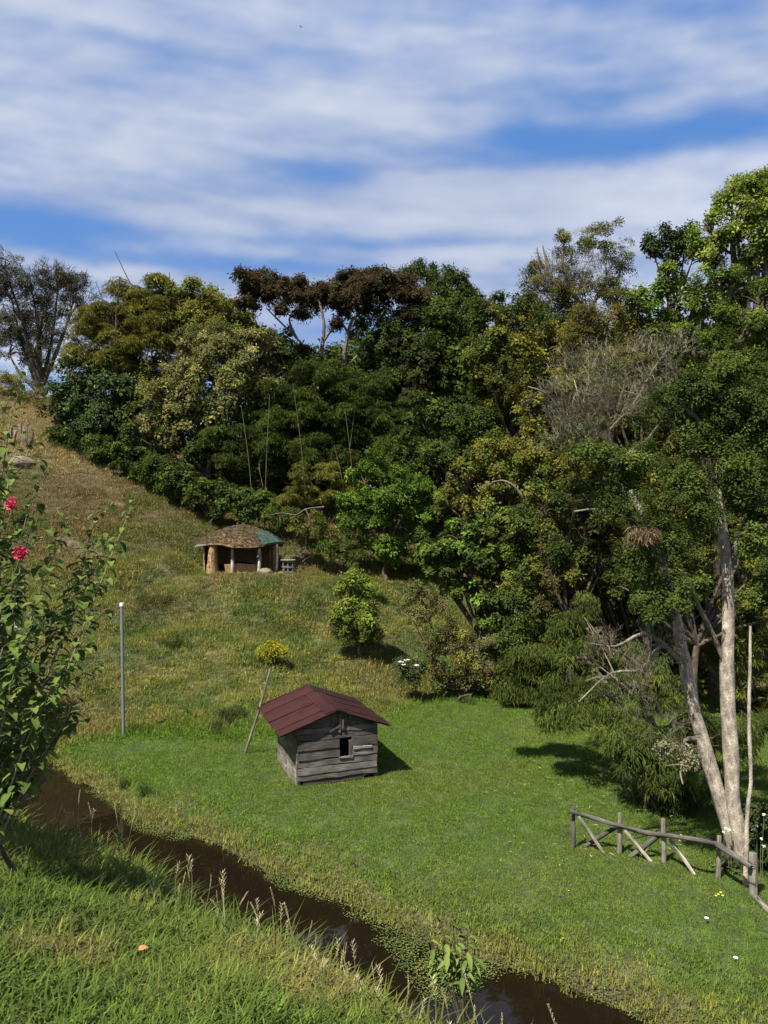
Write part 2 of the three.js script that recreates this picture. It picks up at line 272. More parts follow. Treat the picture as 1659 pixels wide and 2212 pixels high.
// crown: clumps of leaf sprays scattered through a set of rounded masses (all in world metres); origin = base of the tree
function crown(parent, origin, blobs, o) {
  const R = rng(o.seed), sw = new Swarm(SPRAY[o.leaf], o.mat || LEAF), pal = o.pal, S = o.size || 1;
  for (const b of blobs) {
    const [c, rad, sq = 0.85] = b, nsub = Math.round(clamp(9 * Math.pow(rad, 1.5), 8, 60)) * (o.sub || 1);
    const tone = 0.85 + 0.3 * R();
    for (let i = 0; i < nsub; i++) {
      const u = dirOn(R); if (u.y < -0.55 && R() < 0.6) u.y *= -1;
      const rs = clamp(rad * (0.24 + 0.2 * R()), 0.28, o.maxSub || 0.95), k = rad * (0.35 + 0.68 * Math.sqrt(R())) * (0.82 + 0.4 * vn(u.x * 2 + o.seed, u.y * 2, u.z * 2)), sc = c.clone().add(V(u.x * k, u.y * k * sq, u.z * k));
      const cs = 0.7 + 0.7 * R(), t2 = tone * (0.75 + 0.5 * R()), pc = pal[Math.floor(R() * pal.length)], n = Math.max(3, Math.round((o.dens || 1) * 40 * rs * rs / (S * S) + 2));
      for (let j = 0; j < n; j++) {
        const w = dirOn(R); if (w.y < -0.3 && R() < 0.7) w.y *= -1;
        const p = sc.clone().addScaledVector(w, rs * (0.45 + 0.6 * R())).sub(origin);
        const ax = o.leaf === 'lance' || o.leaf === 'feather' ? UP.clone().addScaledVector(w, 0.35).normalize() : w.clone().multiplyScalar(0.9).add(u.clone().multiplyScalar(0.5)).add(V(0, 0.55, 0)).normalize();
        tmpQ.setFromUnitVectors(UP, ax); tmpQ2.setFromAxisAngle(UP, R() * 6.2832); tmpQ.multiply(tmpQ2);
        const s = S * cs * (0.75 + 0.55 * R()), v = 0.9 * t2 * (0.8 + 0.4 * R()), q = R() < 0.12 ? pal[Math.floor(R() * pal.length)] : pc;
        sw.add(p, tmpQ, s, s, s, [q[0] * v, q[1] * v, q[2] * v * 0.8]);
      }
    }
  }
  leafCount += sw.m.length / 16;
  return sw.build(o.name || 'crown', parent);
}
// a tree from masses given as [px, py, radius px, depth shift m, squash] at a depth
function tree(name, label, category, o) {
  const blobs = o.blobs.map(([px, py, r, dz = 0, sq]) => { const d = o.d + dz; return [P(px, py, d), r / F * d, sq]; });
  const cen = V(0, 0, 0); blobs.forEach((b) => cen.add(b[0])); cen.multiplyScalar(1 / blobs.length);
  const bx = o.bx !== undefined ? (o.bx - CX) / F * o.d : cen.x, bd = o.bd || o.d + (o.back || 0), by = ground(bx, bd), origin = V(bx, by, -bd);
  const t = thing(name, label, category, origin, 0, o.group), R = rng(o.seed + 99), rad = o.trunk || 0.16;
  const gs = [];
  if (!o.noTrunk) {
    const low = Math.min(...blobs.map((b) => b[0].y - b[1] * 0.2)), fork = V(mix(bx, cen.x, 0.45) , Math.max(by + 0.4, mix(by, low, 0.75)), mix(-bd, cen.z, 0.45));
    const stems = o.stems || 1;
    const loc = (ps) => ps.map((p) => p.clone().sub(origin)), bm = o.bark || BARK_DARK;
    for (let k = 0; k < stems; k++) { const off = V((R() - 0.5) * 0.5 * (stems - 1), 0, (R() - 0.5) * 0.4 * (stems - 1)), f = fork.clone().addScaledVector(off, 1.6), mid = origin.clone().lerp(f, 0.5).add(V((R() - 0.5) * 0.5, 0, (R() - 0.5) * 0.5)); part('trunk', tube(loc([V(bx, by - 0.15, -bd).add(off), mid, f]), [rad * 1.2, rad * 0.95, rad * 0.8], 7, 0.12, o.seed + k), bm, t); }
    for (const b of blobs) {
      const e = b[0].clone().add(V(0, -b[1] * 0.15, 0)), m = fork.clone().lerp(e, 0.5).add(V((R() - 0.5) * 0.6, 0.2 * (R() - 0.2), (R() - 0.5) * 0.6));
      part('limb', tube(loc([fork, m, e]), [rad * 0.62, rad * 0.42, rad * 0.2], 6, 0.15, o.seed + 3), bm, t);
      for (let i = 0; i < 5; i++) { const u = dirOn(R); u.y = Math.abs(u.y); const q = e.clone().addScaledVector(u, b[1] * 0.85); gs.push(tube(loc([e, e.clone().lerp(q, 0.5).add(V((R() - 0.5) * 0.3, 0.15, 0)), q]), [rad * 0.26, rad * 0.14, rad * 0.05], 5, 0.1, i)); }
    }
    part('twigs', mergeGeometries(gs), bm, t).userData.kind = 'stuff';
  }
  crown(t, origin, blobs, o);
  return t;
}
// a loose grid of masses over a stretch of the wood
function fill(x0, y0, x1, y1, step, seed, dz = 1.2) { const R = rng(seed), a = []; for (let y = y0; y <= y1; y += step * 0.85) for (let x = x0; x <= x1; x += step) a.push([x + (R() - 0.5) * step * 0.7, y + (R() - 0.5) * step * 0.6, step * (0.55 + 0.3 * R()), (R() - 0.5) * 2 * dz]); return a; }
// extra bare boughs that show in front of the leaves: polylines in photo units at a depth
function bough(t, pts, d, r0, r1, mat = BARK_LICHEN, name = 'branch', dz = 0) { const n = pts.length; return part(name, tube(pts.map(([x, y, s = 0], i) => P(x, y, d + s).sub(t.position)), pts.map((_, i) => mix(r0, r1, i / (n - 1))), 7, 0.2, Math.round(pts[0][0]), 3), mat, t); }

// ------------------------------------------------------------------ wooden shed
{
  const t = thing('wooden_shed', 'small weathered grey plank shed with a rusty red metal roof', 'shed', V(-1.38, 0, -22.3), 0.35);
  const g0 = ground(-1.3, 23); t.position.y = g0 - 0.02;
  const XL = -1.145, XR = 1.30, ZF = -0.17, ZB = -2.75, EAVE = 1.53 - t.position.y, RISE = 0.61, HALF = 1.71, DEPTH = 3.6;
  const roofY = (x) => EAVE + RISE * (1 - Math.abs(x) / HALF);
  const put = (m, x, y, z, ry = 0, rz = 0, rx = 0) => { m.position.set(x, y, z); m.rotation.set(rx, ry, rz); return m; };
  // front wall: horizontal planks, cut round the window
  const WX0 = 0.13, WX1 = 0.50, WY0 = 0.74, WY1 = 1.20;
  const rows = [[0.03, 0.17, 3], [0.18, 0.352, 0], [0.366, 0.548, 2], [0.562, 0.76, 0], [0.772, 1.04, 1], [1.052, 1.32, 3], [1.332, 1.50, 1], [1.512, 1.66, 0]];
  let sd = 11;
  const plankF = (x0, x1, y0, y1, mi, tilt, dz) => put(part('plank', board(x1 - x0, y1 - y0, 0.03, sd++, 0.016), WOOD[mi], t), (x0 + x1) / 2, (y0 + y1) / 2, ZF + dz, 0, tilt, -0.07);
  rows.forEach(([y0, y1, mi], i) => {
    const tilt = (rnd() - 0.5) * 0.012, dz = 0.006 * (i % 3);
    if (i === 0) { plankF(XL + 0.16, XR - 0.42, y0, y1, mi, 0.004, -0.01); return; }
    if (y1 > WY0 + 0.03 && y0 < WY1 - 0.03) { plankF(XL, WX0, y0, y1, mi, 0, dz); plankF(WX1, XR, y0, y1, (mi + 1) % 3, 0, dz + 0.004); } else plankF(XL, XR, y0, y1, mi, tilt, dz);
  });
  // vertical gable boards under the overhang
  let gx = XL; let gi = 0;
  while (gx < XR - 0.05) {
    const w = Math.min(rr(0.17, 0.24), XR - gx), x0 = gx + 0.006, x1 = gx + w - 0.006, a = roofY(x0) - 0.05, b = roofY(x1) - 0.05, c = roofY(0) - 0.05; gx += w;
    const sh = new THREE.Shape(); sh.moveTo(x0, 1.62); sh.lineTo(x1, 1.62); sh.lineTo(x1, b); if (x0 < 0 && x1 > 0) sh.lineTo(0, c); sh.lineTo(x0, a);
    part('gable_board', new THREE.ExtrudeGeometry(sh, { depth: 0.022, bevelEnabled: false }), WOOD_BROWN, t).position.z = ZF - 0.05 + 0.008 * (gi++ % 2);
  }
  // window: two jambs, sill, and the dark hollow room behind
  put(part('window_frame', board(0.50, 0.085, 0.035, 71), WOOD[0], t), WX1 - 0.045, (WY0 + WY1) / 2, ZF + 0.02, 0, Math.PI / 2);
  put(part('window_sill', board(0.42, 0.05, 0.06, 72), WOOD[2], t), (WX0 + WX1) / 2, WY0 - 0.0, ZF + 0.02);
  put(part('loose_slat', board(0.58, 0.065, 0.03, 73, 0.02), WOOD_PALE, t, 'pale loose slat nailed beside the window'), 0.83, 0.985, ZF + 0.045, 0, 0.03);
  put(part('gable_strut', board(0.42, 0.07, 0.04, 74), WOOD[2], t), 0.13, 1.70, ZF + 0.035, 0, 1.52);
  put(part('gable_strut', board(0.30, 0.06, 0.04, 75), WOOD[0], t), 0.22, 1.76, ZF + 0.06, 0, 1.62);
  put(part('gable_strut', board(0.36, 0.07, 0.03, 76), WOOD[1], t), -0.02, 1.62, ZF + 0.05, 0, 0.5);
  // corner posts
  for (const [x, z, h] of [[XL + 0.04, ZF - 0.06, 1.66], [XR - 0.05, ZF - 0.06, 1.66], [XL + 0.04, ZB + 0.05, 1.66], [XR - 0.05, ZB + 0.05, 1.66]]) put(part('corner_post', board(h + 0.1, 0.10, 0.10, sd++), WOOD[1], t), x, h / 2 - 0.05, z, 0, Math.PI / 2);
  put(part('corner_strip', board(1.6, 0.05, 0.03, sd++), WOOD_GREY, t), XR + 0.012, 0.86, ZF - 0.03, Math.PI / 2, Math.PI / 2);
  // left wall planks in two lengths with a joint; back and right walls
  for (let i = 0; i < 7; i++) { const y = 0.12 + i * 0.24, j = -1.45 + 0.1 * Math.sin(i * 3); for (const [z0, z1, k] of [[ZF - 0.02, j, 0], [j - 0.012, ZB, 1]]) put(part('plank', board(Math.abs(z1 - z0), 0.232, 0.03, sd++, 0.018), [WOOD[2], WOOD_GREY, WOOD[2]][(i + k) % 3], t), XL - 0.018 - 0.008 * k, y, (z0 + z1) / 2, Math.PI / 2, (rnd() - 0.5) * 0.02); }
  for (let i = 0; i < 7; i++) { put(part('plank', board(ZF - ZB - 0.06, 0.235, 0.03, sd++), WOOD[i % 3], t), XR + 0.0, 0.12 + i * 0.24, (ZF + ZB) / 2 - 0.02, Math.PI / 2); put(part('plank', board(XR - XL - 0.05, 0.235, 0.03, sd++), WOOD[(i + 1) % 3], t), (XL + XR) / 2, 0.12 + i * 0.24, ZB + 0.0); }
  { const sh = new THREE.Shape(); sh.moveTo(XL + 0.03, 1.66); sh.lineTo(XR - 0.03, 1.66); sh.lineTo(XR - 0.03, roofY(XR) - 0.05); sh.lineTo(0, roofY(0) - 0.05); sh.lineTo(XL + 0.03, roofY(XL) - 0.05); part('gable_panel', new THREE.ExtrudeGeometry(sh, { depth: 0.03, bevelEnabled: false }), WOOD_BROWN, t).position.z = ZB - 0.01; }
  // roof: rafters, overlapping sheets each side, bent ridge caps
  const pitch = Math.atan2(RISE, HALF), SL = Math.hypot(RISE, HALF);
  const rust = tex(256, 256, (u, v) => { const a = tn(u, v, 5, 6, 1), b = tn(u, v, 60, 14, 2), c = tn(u, v, 120, 120, 3); const k = 0.72 + 0.22 * a + 0.14 * b + 0.12 * c; const q = a * 0.6 + b * 0.5 > 0.82 ? 0.85 : 1; return [k * q, k * q * (0.95 + 0.08 * a), k * q * (0.95 + 0.1 * b)]; }, true, 0.8, 0.8);
  const rustB = tex(128, 128, (u, v) => { const k = 0.5 * tn(u, v, 10, 40, 2) + 0.5 * tn(u, v, 30, 30, 3); return [k, k, k]; }, false, 0.8, 0.8);
  const RUST = [[0.036, 0.0112, 0.0102], [0.029, 0.0100, 0.0094], [0.042, 0.0132, 0.0118], [0.025, 0.0096, 0.0092]].map((c) => new THREE.MeshPhysicalMaterial({ color: rgb(...c), map: rust, bumpMap: rustB, bumpScale: 0.008, roughness: 0.8, specularIntensity: 0.35 }));
  for (const s of [-1, 1]) {
    for (const f of [0.25, 0.7]) put(part('purlin', board(DEPTH - 0.15, 0.06, 0.06, sd++), WOOD_BROWN, t), s * HALF * f, roofY(HALF * f) - 0.06, -DEPTH / 2, Math.PI / 2);
    { const m = part('roof_deck', board(SL - 0.06, DEPTH - 0.06, 0.012, sd++, 0.004).rotateX(-Math.PI / 2), WOOD_BROWN, t); m.position.set(s * HALF / 2, EAVE + RISE / 2 - 0.012, -DEPTH / 2); m.rotation.z = -s * pitch; }
    const W = 0.50, n = 7, step = (DEPTH - W) / (n - 1);
    for (let i = 0; i < n; i++) {
      const g = board(SL + rr(-0.03, 0.04), W, 0.008, sd++, 0.014); g.rotateX(-Math.PI / 2); // lies flat: length along x, width along z
      const m = part('roof_sheet', g, RUST[(i * 2 + (s > 0 ? 1 : 0)) % 4], t), zc = -W / 2 - step * i;
      m.position.set(s * HALF / 2, EAVE + RISE / 2 + 0.008 + (i % 2) * 0.012 + rr(0, 0.008) + 0.02, zc); m.rotation.set(rr(-0.02, 0.02), rr(-0.008, 0.008), -s * pitch + rr(-0.006, 0.006), 'ZXY');
    }
    if (s < 0) { const pm = part('roof_patch', board(0.52, 0.24, 0.008, 300, 0.01).rotateX(-Math.PI / 2), RUST[0], t, 'small loose patch on the roof slope'); pm.position.set(-0.42, roofY(0.42) + 0.055, -1.55); pm.rotation.set(0, 0.03, pitch + 0.01, 'ZXY'); }
  }
  for (let i = 0; i < 3; i++) {
    const L = 1.26, z0 = -0.05 - i * 1.12, g = [], y = EAVE + RISE + 0.052 - i * 0.008, w = 0.31, dr = w * Math.tan(pitch);
    const pos = [], idx = []; for (let k = 0; k <= 8; k++) { const z = z0 - L * k / 8, j = (vn(k * 1.7, i * 5) - 0.5) * 0.03; for (const [x, yy] of [[-w - 0.01 + j, -dr + 0.012], [-0.05, -0.012], [0, 0], [0.05, -0.012], [w + 0.01 + j * 0.7, -dr + 0.012]]) pos.push(x, y + yy, z, x, y + yy - 0.007, z); }
    for (let k = 0; k < 8; k++) for (let q = 0; q < 4; q++) { const a = (k * 5 + q) * 2, b = a + 10; idx.push(a, a + 2, b, b, a + 2, b + 2, a + 1, b + 1, a + 3, b + 1, b + 3, a + 3); }
    for (let k = 0; k < 8; k++) for (const q of [0, 4]) { const a = (k * 5 + q) * 2, b = a + 10; idx.push(a, b, a + 1, b, b + 1, a + 1); }
    for (const k of [0, 8]) for (let q = 0; q < 4; q++) { const a = (k * 5 + q) * 2; idx.push(a, a + 1, a + 2, a + 2, a + 1, a + 3); }
    const uv = []; for (let k = 0; k < pos.length; k += 3) uv.push(pos[k + 2], pos[k] + i);
    part('ridge_cap', geoFrom(pos, idx, uv), RUST[(i + 1) % 4], t);
  }
  // pole leaning against the roof
  const a = hit(527, 1628), e = P(585, 1442, -a.z - 0.2), top = e.clone();
  single('leaning_pole', tube([a.clone().add(V(0, -0.1, 0)), a.clone().lerp(top, 0.5).add(V(0.05, 0, 0)), top].map((p) => p.clone().sub(a)), [0.045, 0.04, 0.032], 8, 0.15, 5), WOOD_GREY, 'long thin wooden pole leaning at the eave of the plank shed', 'pole', a);
}
// ------------------------------------------------------------------ metal pole on the lawn
{
  const b = hit(267, 1590), d = -b.z, top = P(263, 1306, d), t = thing('metal_pole', 'tall thin grey metal pole with a white cap standing on the lawn', 'pole', b);
  part('shaft', tube([V(0, -0.2, 0), top.clone().sub(b)], [0.06, 0.055], 14), new THREE.MeshStandardMaterial({ color: rgb(0.20, 0.21, 0.215), roughness: 0.5, metalness: 0.2 }), t);
  const cap = part('cap', new THREE.CylinderGeometry(0.075, 0.075, 0.11, 16), new THREE.MeshStandardMaterial({ color: rgb(0.85, 0.85, 0.83), roughness: 0.5 }), t); cap.position.copy(top).sub(b);
}
// ------------------------------------------------------------------ wooden fence
{
  const feet = [[1238, 1832], [1337, 1843], [1434, 1862], [1550, 1895], [1628, 1934]].map(([x, y]) => hit(x, y)), tops = [[1239, 1742], [1339, 1755], [1433, 1768], [1554, 1805], [1627, 1842]];
  const o = feet[0], t = thing('wooden_fence', 'weathered rustic fence of posts and braces with one crooked top rail', 'fence', o), L = (v) => v.clone().sub(o);
  const topP = tops.map(([x, y], i) => P(x, y, -feet[i].z)), rad = [0.05, 0.058, 0.064, 0.06, 0.095];
  feet.forEach((f, i) => { part('post', tube([L(f).add(V(0, -0.2, 0)), L(f).lerp(L(topP[i]), 0.5).add(V(rr(-0.02, 0.02), 0, 0)), L(topP[i])], [rad[i], rad[i] * 0.95, rad[i] * 0.8], 8, 0.22, i + 3), i === 0 ? WOOD[0] : WOOD_GREY, t); });
  const zf = (i, off) => -feet[i].z - off;
  const railPts = [[1230, 1752, 0], [1290, 1770, 0], [1338, 1784, 1], [1390, 1798, 1], [1434, 1804, 2], [1500, 1813, 3], [1550, 1824, 3]].map(([x, y, i]) => L(P(x, y, zf(i, 0.11))));
  part('rail', tube(railPts, [0.042, 0.05, 0.048, 0.054, 0.058, 0.055, 0.052], 9, 0.35, 21, 3), WOOD[0], t);
  part('rail', tube([L(P(1548, 1822, zf(3, 0.12))), L(P(1585, 1847, zf(4, -0.2))), L(P(1622, 1872, zf(4, 0.14)))], [0.06, 0.065, 0.055], 9, 0.3, 22), WOOD[0], t);
  for (const [x0, y0, i, x1, y1] of [[1250, 1764, 0, 1303, 1838], [1349, 1794, 1, 1411, 1862], [1447, 1812, 2, 1504, 1890]]) { const f = hit(x1, y1); part('brace', tube([L(P(x0, y0, zf(i, 0.16))), L(f).add(V(0.02, -0.08, 0))], [0.042, 0.04], 7, 0.25, x0), WOOD_PALE, t, 'pale split front brace'); }
  for (const [x0, y0, i, x1, y1] of [[1332, 1786, 1, 1258, 1826], [1424, 1804, 2, 1356, 1850]]) { const f = hit(x1, y1); part('brace', tube([L(P(x0, y0, zf(i, -0.1))), L(f).add(V(-0.02, -0.08, 0))], [0.05, 0.055], 7, 0.2, x0), WOOD[1], t); }
  const WIRE = new THREE.MeshStandardMaterial({ color: rgb(0.07, 0.06, 0.055), roughness: 0.6, metalness: 0.5 });
  for (let k = 0; k < 3; k++) { const r = new THREE.TorusGeometry(rad[4] + 0.012, 0.006, 5, 20); r.rotateX(Math.PI / 2 + 0.1 * (k - 1)); const m = part('wire_loop', r, WIRE, t); m.position.copy(L(feet[4]).lerp(L(topP[4]), 0.82 - k * 0.045)); }
  { const r = new THREE.TorusGeometry(rad[4] + 0.012, 0.007, 5, 20); r.rotateX(Math.PI / 2); const m = part('wire_loop', r, WIRE, t); m.position.copy(L(feet[4]).lerp(L(topP[4]), 0.34)); }
  const s0 = hit(1610, 1912), pole = thing('crooked_pole', 'tall slim crooked pale stick wired to the thick end post of the fence', 'pole', s0);
  part('stick', tube([[1610, 1918], [1612, 1830], [1616, 1740], [1622, 1690], [1618, 1560], [1620, 1450], [1621, 1352]].map(([x, y]) => P(x, y, -s0.z).sub(s0)), [0.055, 0.05, 0.045, 0.042, 0.04, 0.035, 0.028], 8, 0.15, 4, 3), BARK_PALE, pole);
  const f0 = hit(1628, 1938), f1 = hit(1672, 1985); single('fallen_rail', tube([V(0, 0.04, 0), f1.clone().sub(f0).add(V(0, 0.05, 0))], [0.06, 0.05], 7, 0.25, 9), WOOD_GREY, 'grey broken rail lying in the grass by the thick end post', 'rail', f0);
}
// ------------------------------------------------------------------ earth hut on the hillside
{
  const o = V(HUT.x, HUT.y, -HUT.d), t = thing('earth_hut', 'low open-fronted earth hut with a domed straw roof set into the hillside', 'hut', o);
  const M = 1 / 40.4 * (HUT.d / 40.6), X = (zx) => (zx * 0.2 + 365 - 537) * HUT.d / F, Y = (zy) => (849 - zy) * 0.2 * HUT.d / F; // zoom picture to metres
  const thatch = tex(256, 256, (u, v) => { const k = 0.45 + 0.35 * tn(u, v, 30, 30, 1) + 0.3 * tn(u, v, 90, 90, 2); return [k, k * 0.93, k * 0.82]; });
  const EARTH = new THREE.MeshStandardMaterial({ color: rgb(0.24, 0.18, 0.11), map: thatch, roughness: 1 }), ADOBE = new THREE.MeshStandardMaterial({ color: rgb(0.50, 0.37, 0.23), map: thatch, roughness: 0.95 });
  // domed roof with an uneven rim, two skins closed at the rim
  const cx = X(730), cz = -1.3, rx = (X(1195) - X(300)) / 2, rz = 2.1, y0 = Y(535), H = Y(345) - y0; const nr = 12, na = 40, pos = [], idx = [], uv = [];
  const top = (r, a) => { const n = fbm(Math.cos(a) * r * 3 + 9, Math.sin(a) * r * 3, 3, 3) - 0.5; const e = 1 + 0.05 * Math.sin(a * 5 + 1) + 0.04 * Math.sin(a * 9); return V(cx + Math.cos(a) * r * rx * e, y0 + H * (1 - Math.pow(r, 2.1)) + n * 0.22 + 0.05 * Math.sin(a * 4) * r, cz + Math.sin(a) * r * rz * e); };
  for (let s = 0; s < 2; s++) for (let i = 0; i <= nr; i++) for (let j = 0; j <= na; j++) { const p = top(i / nr, j / na * 6.28319); pos.push(p.x, p.y - s * 0.1, p.z); uv.push(p.x, p.z); }
  const row = na + 1, half = (nr + 1) * row; for (let s = 0; s < 2; s++) for (let i = 0; i < nr; i++) for (let j = 0; j < na; j++) { const a = s * half + i * row + j, b = a + row; s ? idx.push(a, b, a + 1, b, b + 1, a + 1) : idx.push(a, a + 1, b, b, a + 1, b + 1); }
  for (let j = 0; j < na; j++) { const a = nr * row + j, b = a + half; idx.push(a, a + 1, b, b, a + 1, b + 1); }
  const roof = part('roof', geoFrom(pos, idx, uv), EARTH, t);
  { const R = rng(55), sw = new Swarm(null, DRY), g = []; for (let i = 0; i < 14; i++) leafTri(g, V((R() - 0.5) * 0.12, 0, (R() - 0.5) * 0.12), V(R() - 0.5, 0.35 + R() * 0.5, R() - 0.5).normalize(), V(0.3, 0.2, 1).normalize(), 0.09 + 0.1 * R(), 0.014, 0.1, 0.3); sw.geo = leafGeo(g);
    for (let i = 0; i < 2600; i++) { const p = top(Math.sqrt(R()), R() * 6.283), k = R(), c = k < 0.6 ? [0.24, 0.18, 0.105] : k < 0.85 ? [0.15, 0.108, 0.062] : [0.10, 0.105, 0.04], v = 0.7 + 0.6 * R(); tmpQ.setFromAxisAngle(UP, R() * 6.28); sw.add(p, tmpQ, 1, 1, 1, c.map((q) => q * v)); } sw.build('straw', roof); }
  const sheet = part('eave_sheet', board(1.15, 0.7, 0.02, 81, 0.05).rotateX(-Math.PI / 2), new THREE.MeshStandardMaterial({ color: rgb(0.115, 0.105, 0.09), roughness: 0.8 }), t); sheet.position.set(X(400), Y(528), 0.05); sheet.rotation.set(0.12, 0, 0.14);
  { const tp = [], ti = []; for (let i = 0; i <= 6; i++) for (let j = 0; j <= 6; j++) { const p = top(0.62 + 0.4 * i / 6, 0.05 + 0.8 * j / 6); tp.push(p.x, p.y + 0.07 + 0.03 * vn(i * 1.7, j * 1.3), p.z); } for (let i = 0; i < 6; i++) for (let j = 0; j < 6; j++) { const a = i * 7 + j; ti.push(a, a + 1, a + 7, a + 7, a + 1, a + 8); } part('tarpaulin', geoFrom(tp, ti), new THREE.MeshStandardMaterial({ color: rgb(0.025, 0.085, 0.085), roughness: 0.6, side: THREE.DoubleSide }), t, 'teal tarpaulin over the right side of the roof'); }
  // adobe pillar with bottle ends, posts
  const pil = (() => { const g = new THREE.CylinderGeometry(0.20, 0.36, Y(540) + 0.25, 14, 8), p = g.attributes.position; for (let i = 0; i < p.count; i++) { const n = 1 + 0.3 * (fbm(p.getX(i) * 4 + 3, p.getY(i) * 3, p.getZ(i) * 4, 3) - 0.5); p.setXYZ(i, p.getX(i) * n, p.getY(i), p.getZ(i) * n * 1.3); } g.computeVertexNormals(); return part('adobe_pillar', g, ADOBE, t, 'ochre adobe pillar studded with bottle ends'); })();
  pil.position.set(X(475), (Y(540)) / 2 - 0.1, 0.1);
  const GLASS = new THREE.MeshPhysicalMaterial({ color: rgb(0.05, 0.035, 0.02), roughness: 0.15 });
  for (const [zx, zy] of [[458, 620], [482, 618], [450, 670], [472, 668], [447, 705], [462, 712], [463, 765], [490, 700]]) { const m = part('bottle_end', new THREE.CylinderGeometry(0.035, 0.035, 0.06, 10).rotateX(Math.PI / 2), GLASS, t); const yy = Y(zy), r = mix(0.36, 0.2, clamp((yy + 0.25) / (Y(540) + 0.25))) * 1.3; const dx = X(zx) - X(475); m.position.set(X(zx), yy, 0.1 + Math.sqrt(Math.max(0.01, r * r - dx * dx * 1.69)) - 0.015); }
  const post = (zx, zt, zb, r, m, z, seed) => part('post', tube([V(X(zx), Y(zb) - 0.15, z), V(X(zx) + 0.03, Y((zt + zb) / 2), z - 0.02), V(X(zx + 3), Y(zt), z - 0.04)], [r * 1.15, r, r * 0.9], 9, 0.2, seed), m, t);
  post(690, 535, 850, 0.088, WOOD_PALE, 0.25, 3); post(976, 530, 835, 0.092, WOOD_PALE, 0.2, 4); post(1160, 530, 790, 0.075, WOOD[3], -0.3, 5); post(590, 520, 830, 0.06, WOOD_BROWN, -1.2, 6);
  part('knot', new THREE.IcosahedronGeometry(0.1, 1).scale(1, 1.5, 1), WOOD_BROWN, t).position.set(X(972), Y(655), 0.28);
  // walls: a curved back, the low plastered bench wall, and the right flank
  const wallArc = (a0, a1, h, R2, mat, name) => { const p = [], ii = [], n = 24; for (let i = 0; i <= n; i++) { const a = mix(a0, a1, i / n); for (const [k, y] of [[1, -0.2], [1, h], [0.9, h], [0.9, -0.2]]) p.push(cx + Math.cos(a) * R2[0] * k, y, cz + Math.sin(a) * R2[1] * k); } for (let i = 0; i < n; i++) for (let q = 0; q < 4; q++) { const a = i * 4 + q, b = i * 4 + (q + 1) % 4; ii.push(a, a + 4, b, b, a + 4, b + 4); } const uvw = []; for (let i = 0; i < p.length; i += 3) uvw.push(p[i], p[i + 1]); return part(name, geoFrom(p, ii, uvw), mat, t); };
  wallArc(-Math.PI - 0.5, 0.42, Y(500), [rx * 0.92, rz * 0.88], ADOBE, 'back_wall');
  const bw = part('bench_wall', board(X(955) - X(605), 0.62, 0.16, 83, 0.05), ADOBE, t); bw.position.set((X(955) + X(605)) / 2, 0.22, 0.02); bw.rotation.y = 0.08;
  const R = rng(31), rockMat = new THREE.MeshStandardMaterial({ color: rgb(0.30, 0.28, 0.25), map: thatch, roughness: 0.95 });
  const rockGeo = (s) => { const g = new THREE.IcosahedronGeometry(1, 2), p = g.attributes.position; for (let i = 0; i < p.count; i++) { const n = 0.78 + 0.5 * vn(p.getX(i) * 1.4 + s, p.getY(i) * 1.4, p.getZ(i) * 1.4 + s); p.setXYZ(i, p.getX(i) * n, p.getY(i) * n * 0.7, p.getZ(i) * n); } g.computeVertexNormals(); return g; };
  const rockAt = (zx, z, s, label, mat = rockMat) => { const x = o.x + X(zx), d = HUT.d - z; const m = single('rock', rockGeo(zx), mat, label, 'rock', V(x, ground(x, d) + s * 0.35, -d), 'rocks round the hut'); m.scale.set(s, s, s); m.rotation.y = zx; };
  rockAt(1065, 0.55, 0.33, 'large grey boulder beside the right-hand post of the hut');
  for (const [zx, s] of [[720, 0.10], [770, 0.12], [830, 0.14], [885, 0.11], [925, 0.10], [1170, 0.12], [1215, 0.15]]) rockAt(zx, 0.42, s, 'small pale stone along the front edge of the hut floor', ADOBE);
  // slatted crate beside the hut
  const c0 = V(o.x + X(1285), 0, -HUT.d - 0.1); c0.y = ground(c0.x, HUT.d + 0.1); const ct = thing('wooden_crate', 'dark slatted wooden crate standing by the right side of the hut', 'crate', c0);
  for (const x of [-0.26, 0, 0.26]) for (const z of [-0.2, 0.2]) { const m = part('upright', board(0.72, 0.06, 0.04, 90 + x * 100, 0.01), WOOD[2], ct); m.position.set(x, 0.34, z); m.rotation.z = Math.PI / 2; }
  for (const y of [0.12, 0.4, 0.7]) for (const z of [-0.24, 0.24]) part('slat', board(0.66, 0.09, 0.025, 95 + y * 50, 0.012), WOOD[0], ct).position.set(0, y, z);
  part('lid', board(0.8, 0.62, 0.03, 99, 0.02).rotateX(-Math.PI / 2), WOOD_GREY, ct).position.set(0, 0.77, 0);
  // stump, rock higher up the slope
  const WOODY = woodMat(0.42, 0.33, 0.23), sp = hit(52, 962), st = thing('tree_stump', 'pale split tree stump at the top of the hill behind the pink flowers', 'stump', sp); for (const [x, h, w, s] of [[-0.8, 1.2, 0.24, 1], [-0.52, 1.0, 0.2, 2], [-0.2, 1.35, 0.16, 3], [0.08, 1.15, 0.22, 4], [0.4, 1.5, 0.26, 5], [0.62, 1.0, 0.14, 6]]) { const m = part('split_log', board(h + 0.3, w, 0.16, s * 7, 0.09), WOODY, st); m.position.set(x, h / 2 - 0.12, (s % 3) * 0.12); m.rotation.set(0, (s - 3) * 0.15, Math.PI / 2 + (s % 2 - 0.5) * 0.12); }
  const rk = hit(48, 1003); const rm = single('rock', rockGeo(3), rockMat, 'grey rock half sunk in the dry grass high on the hill', 'rock', rk.add(V(0, 0.1, 0))); rm.scale.set(0.75, 0.6, 0.6);
}
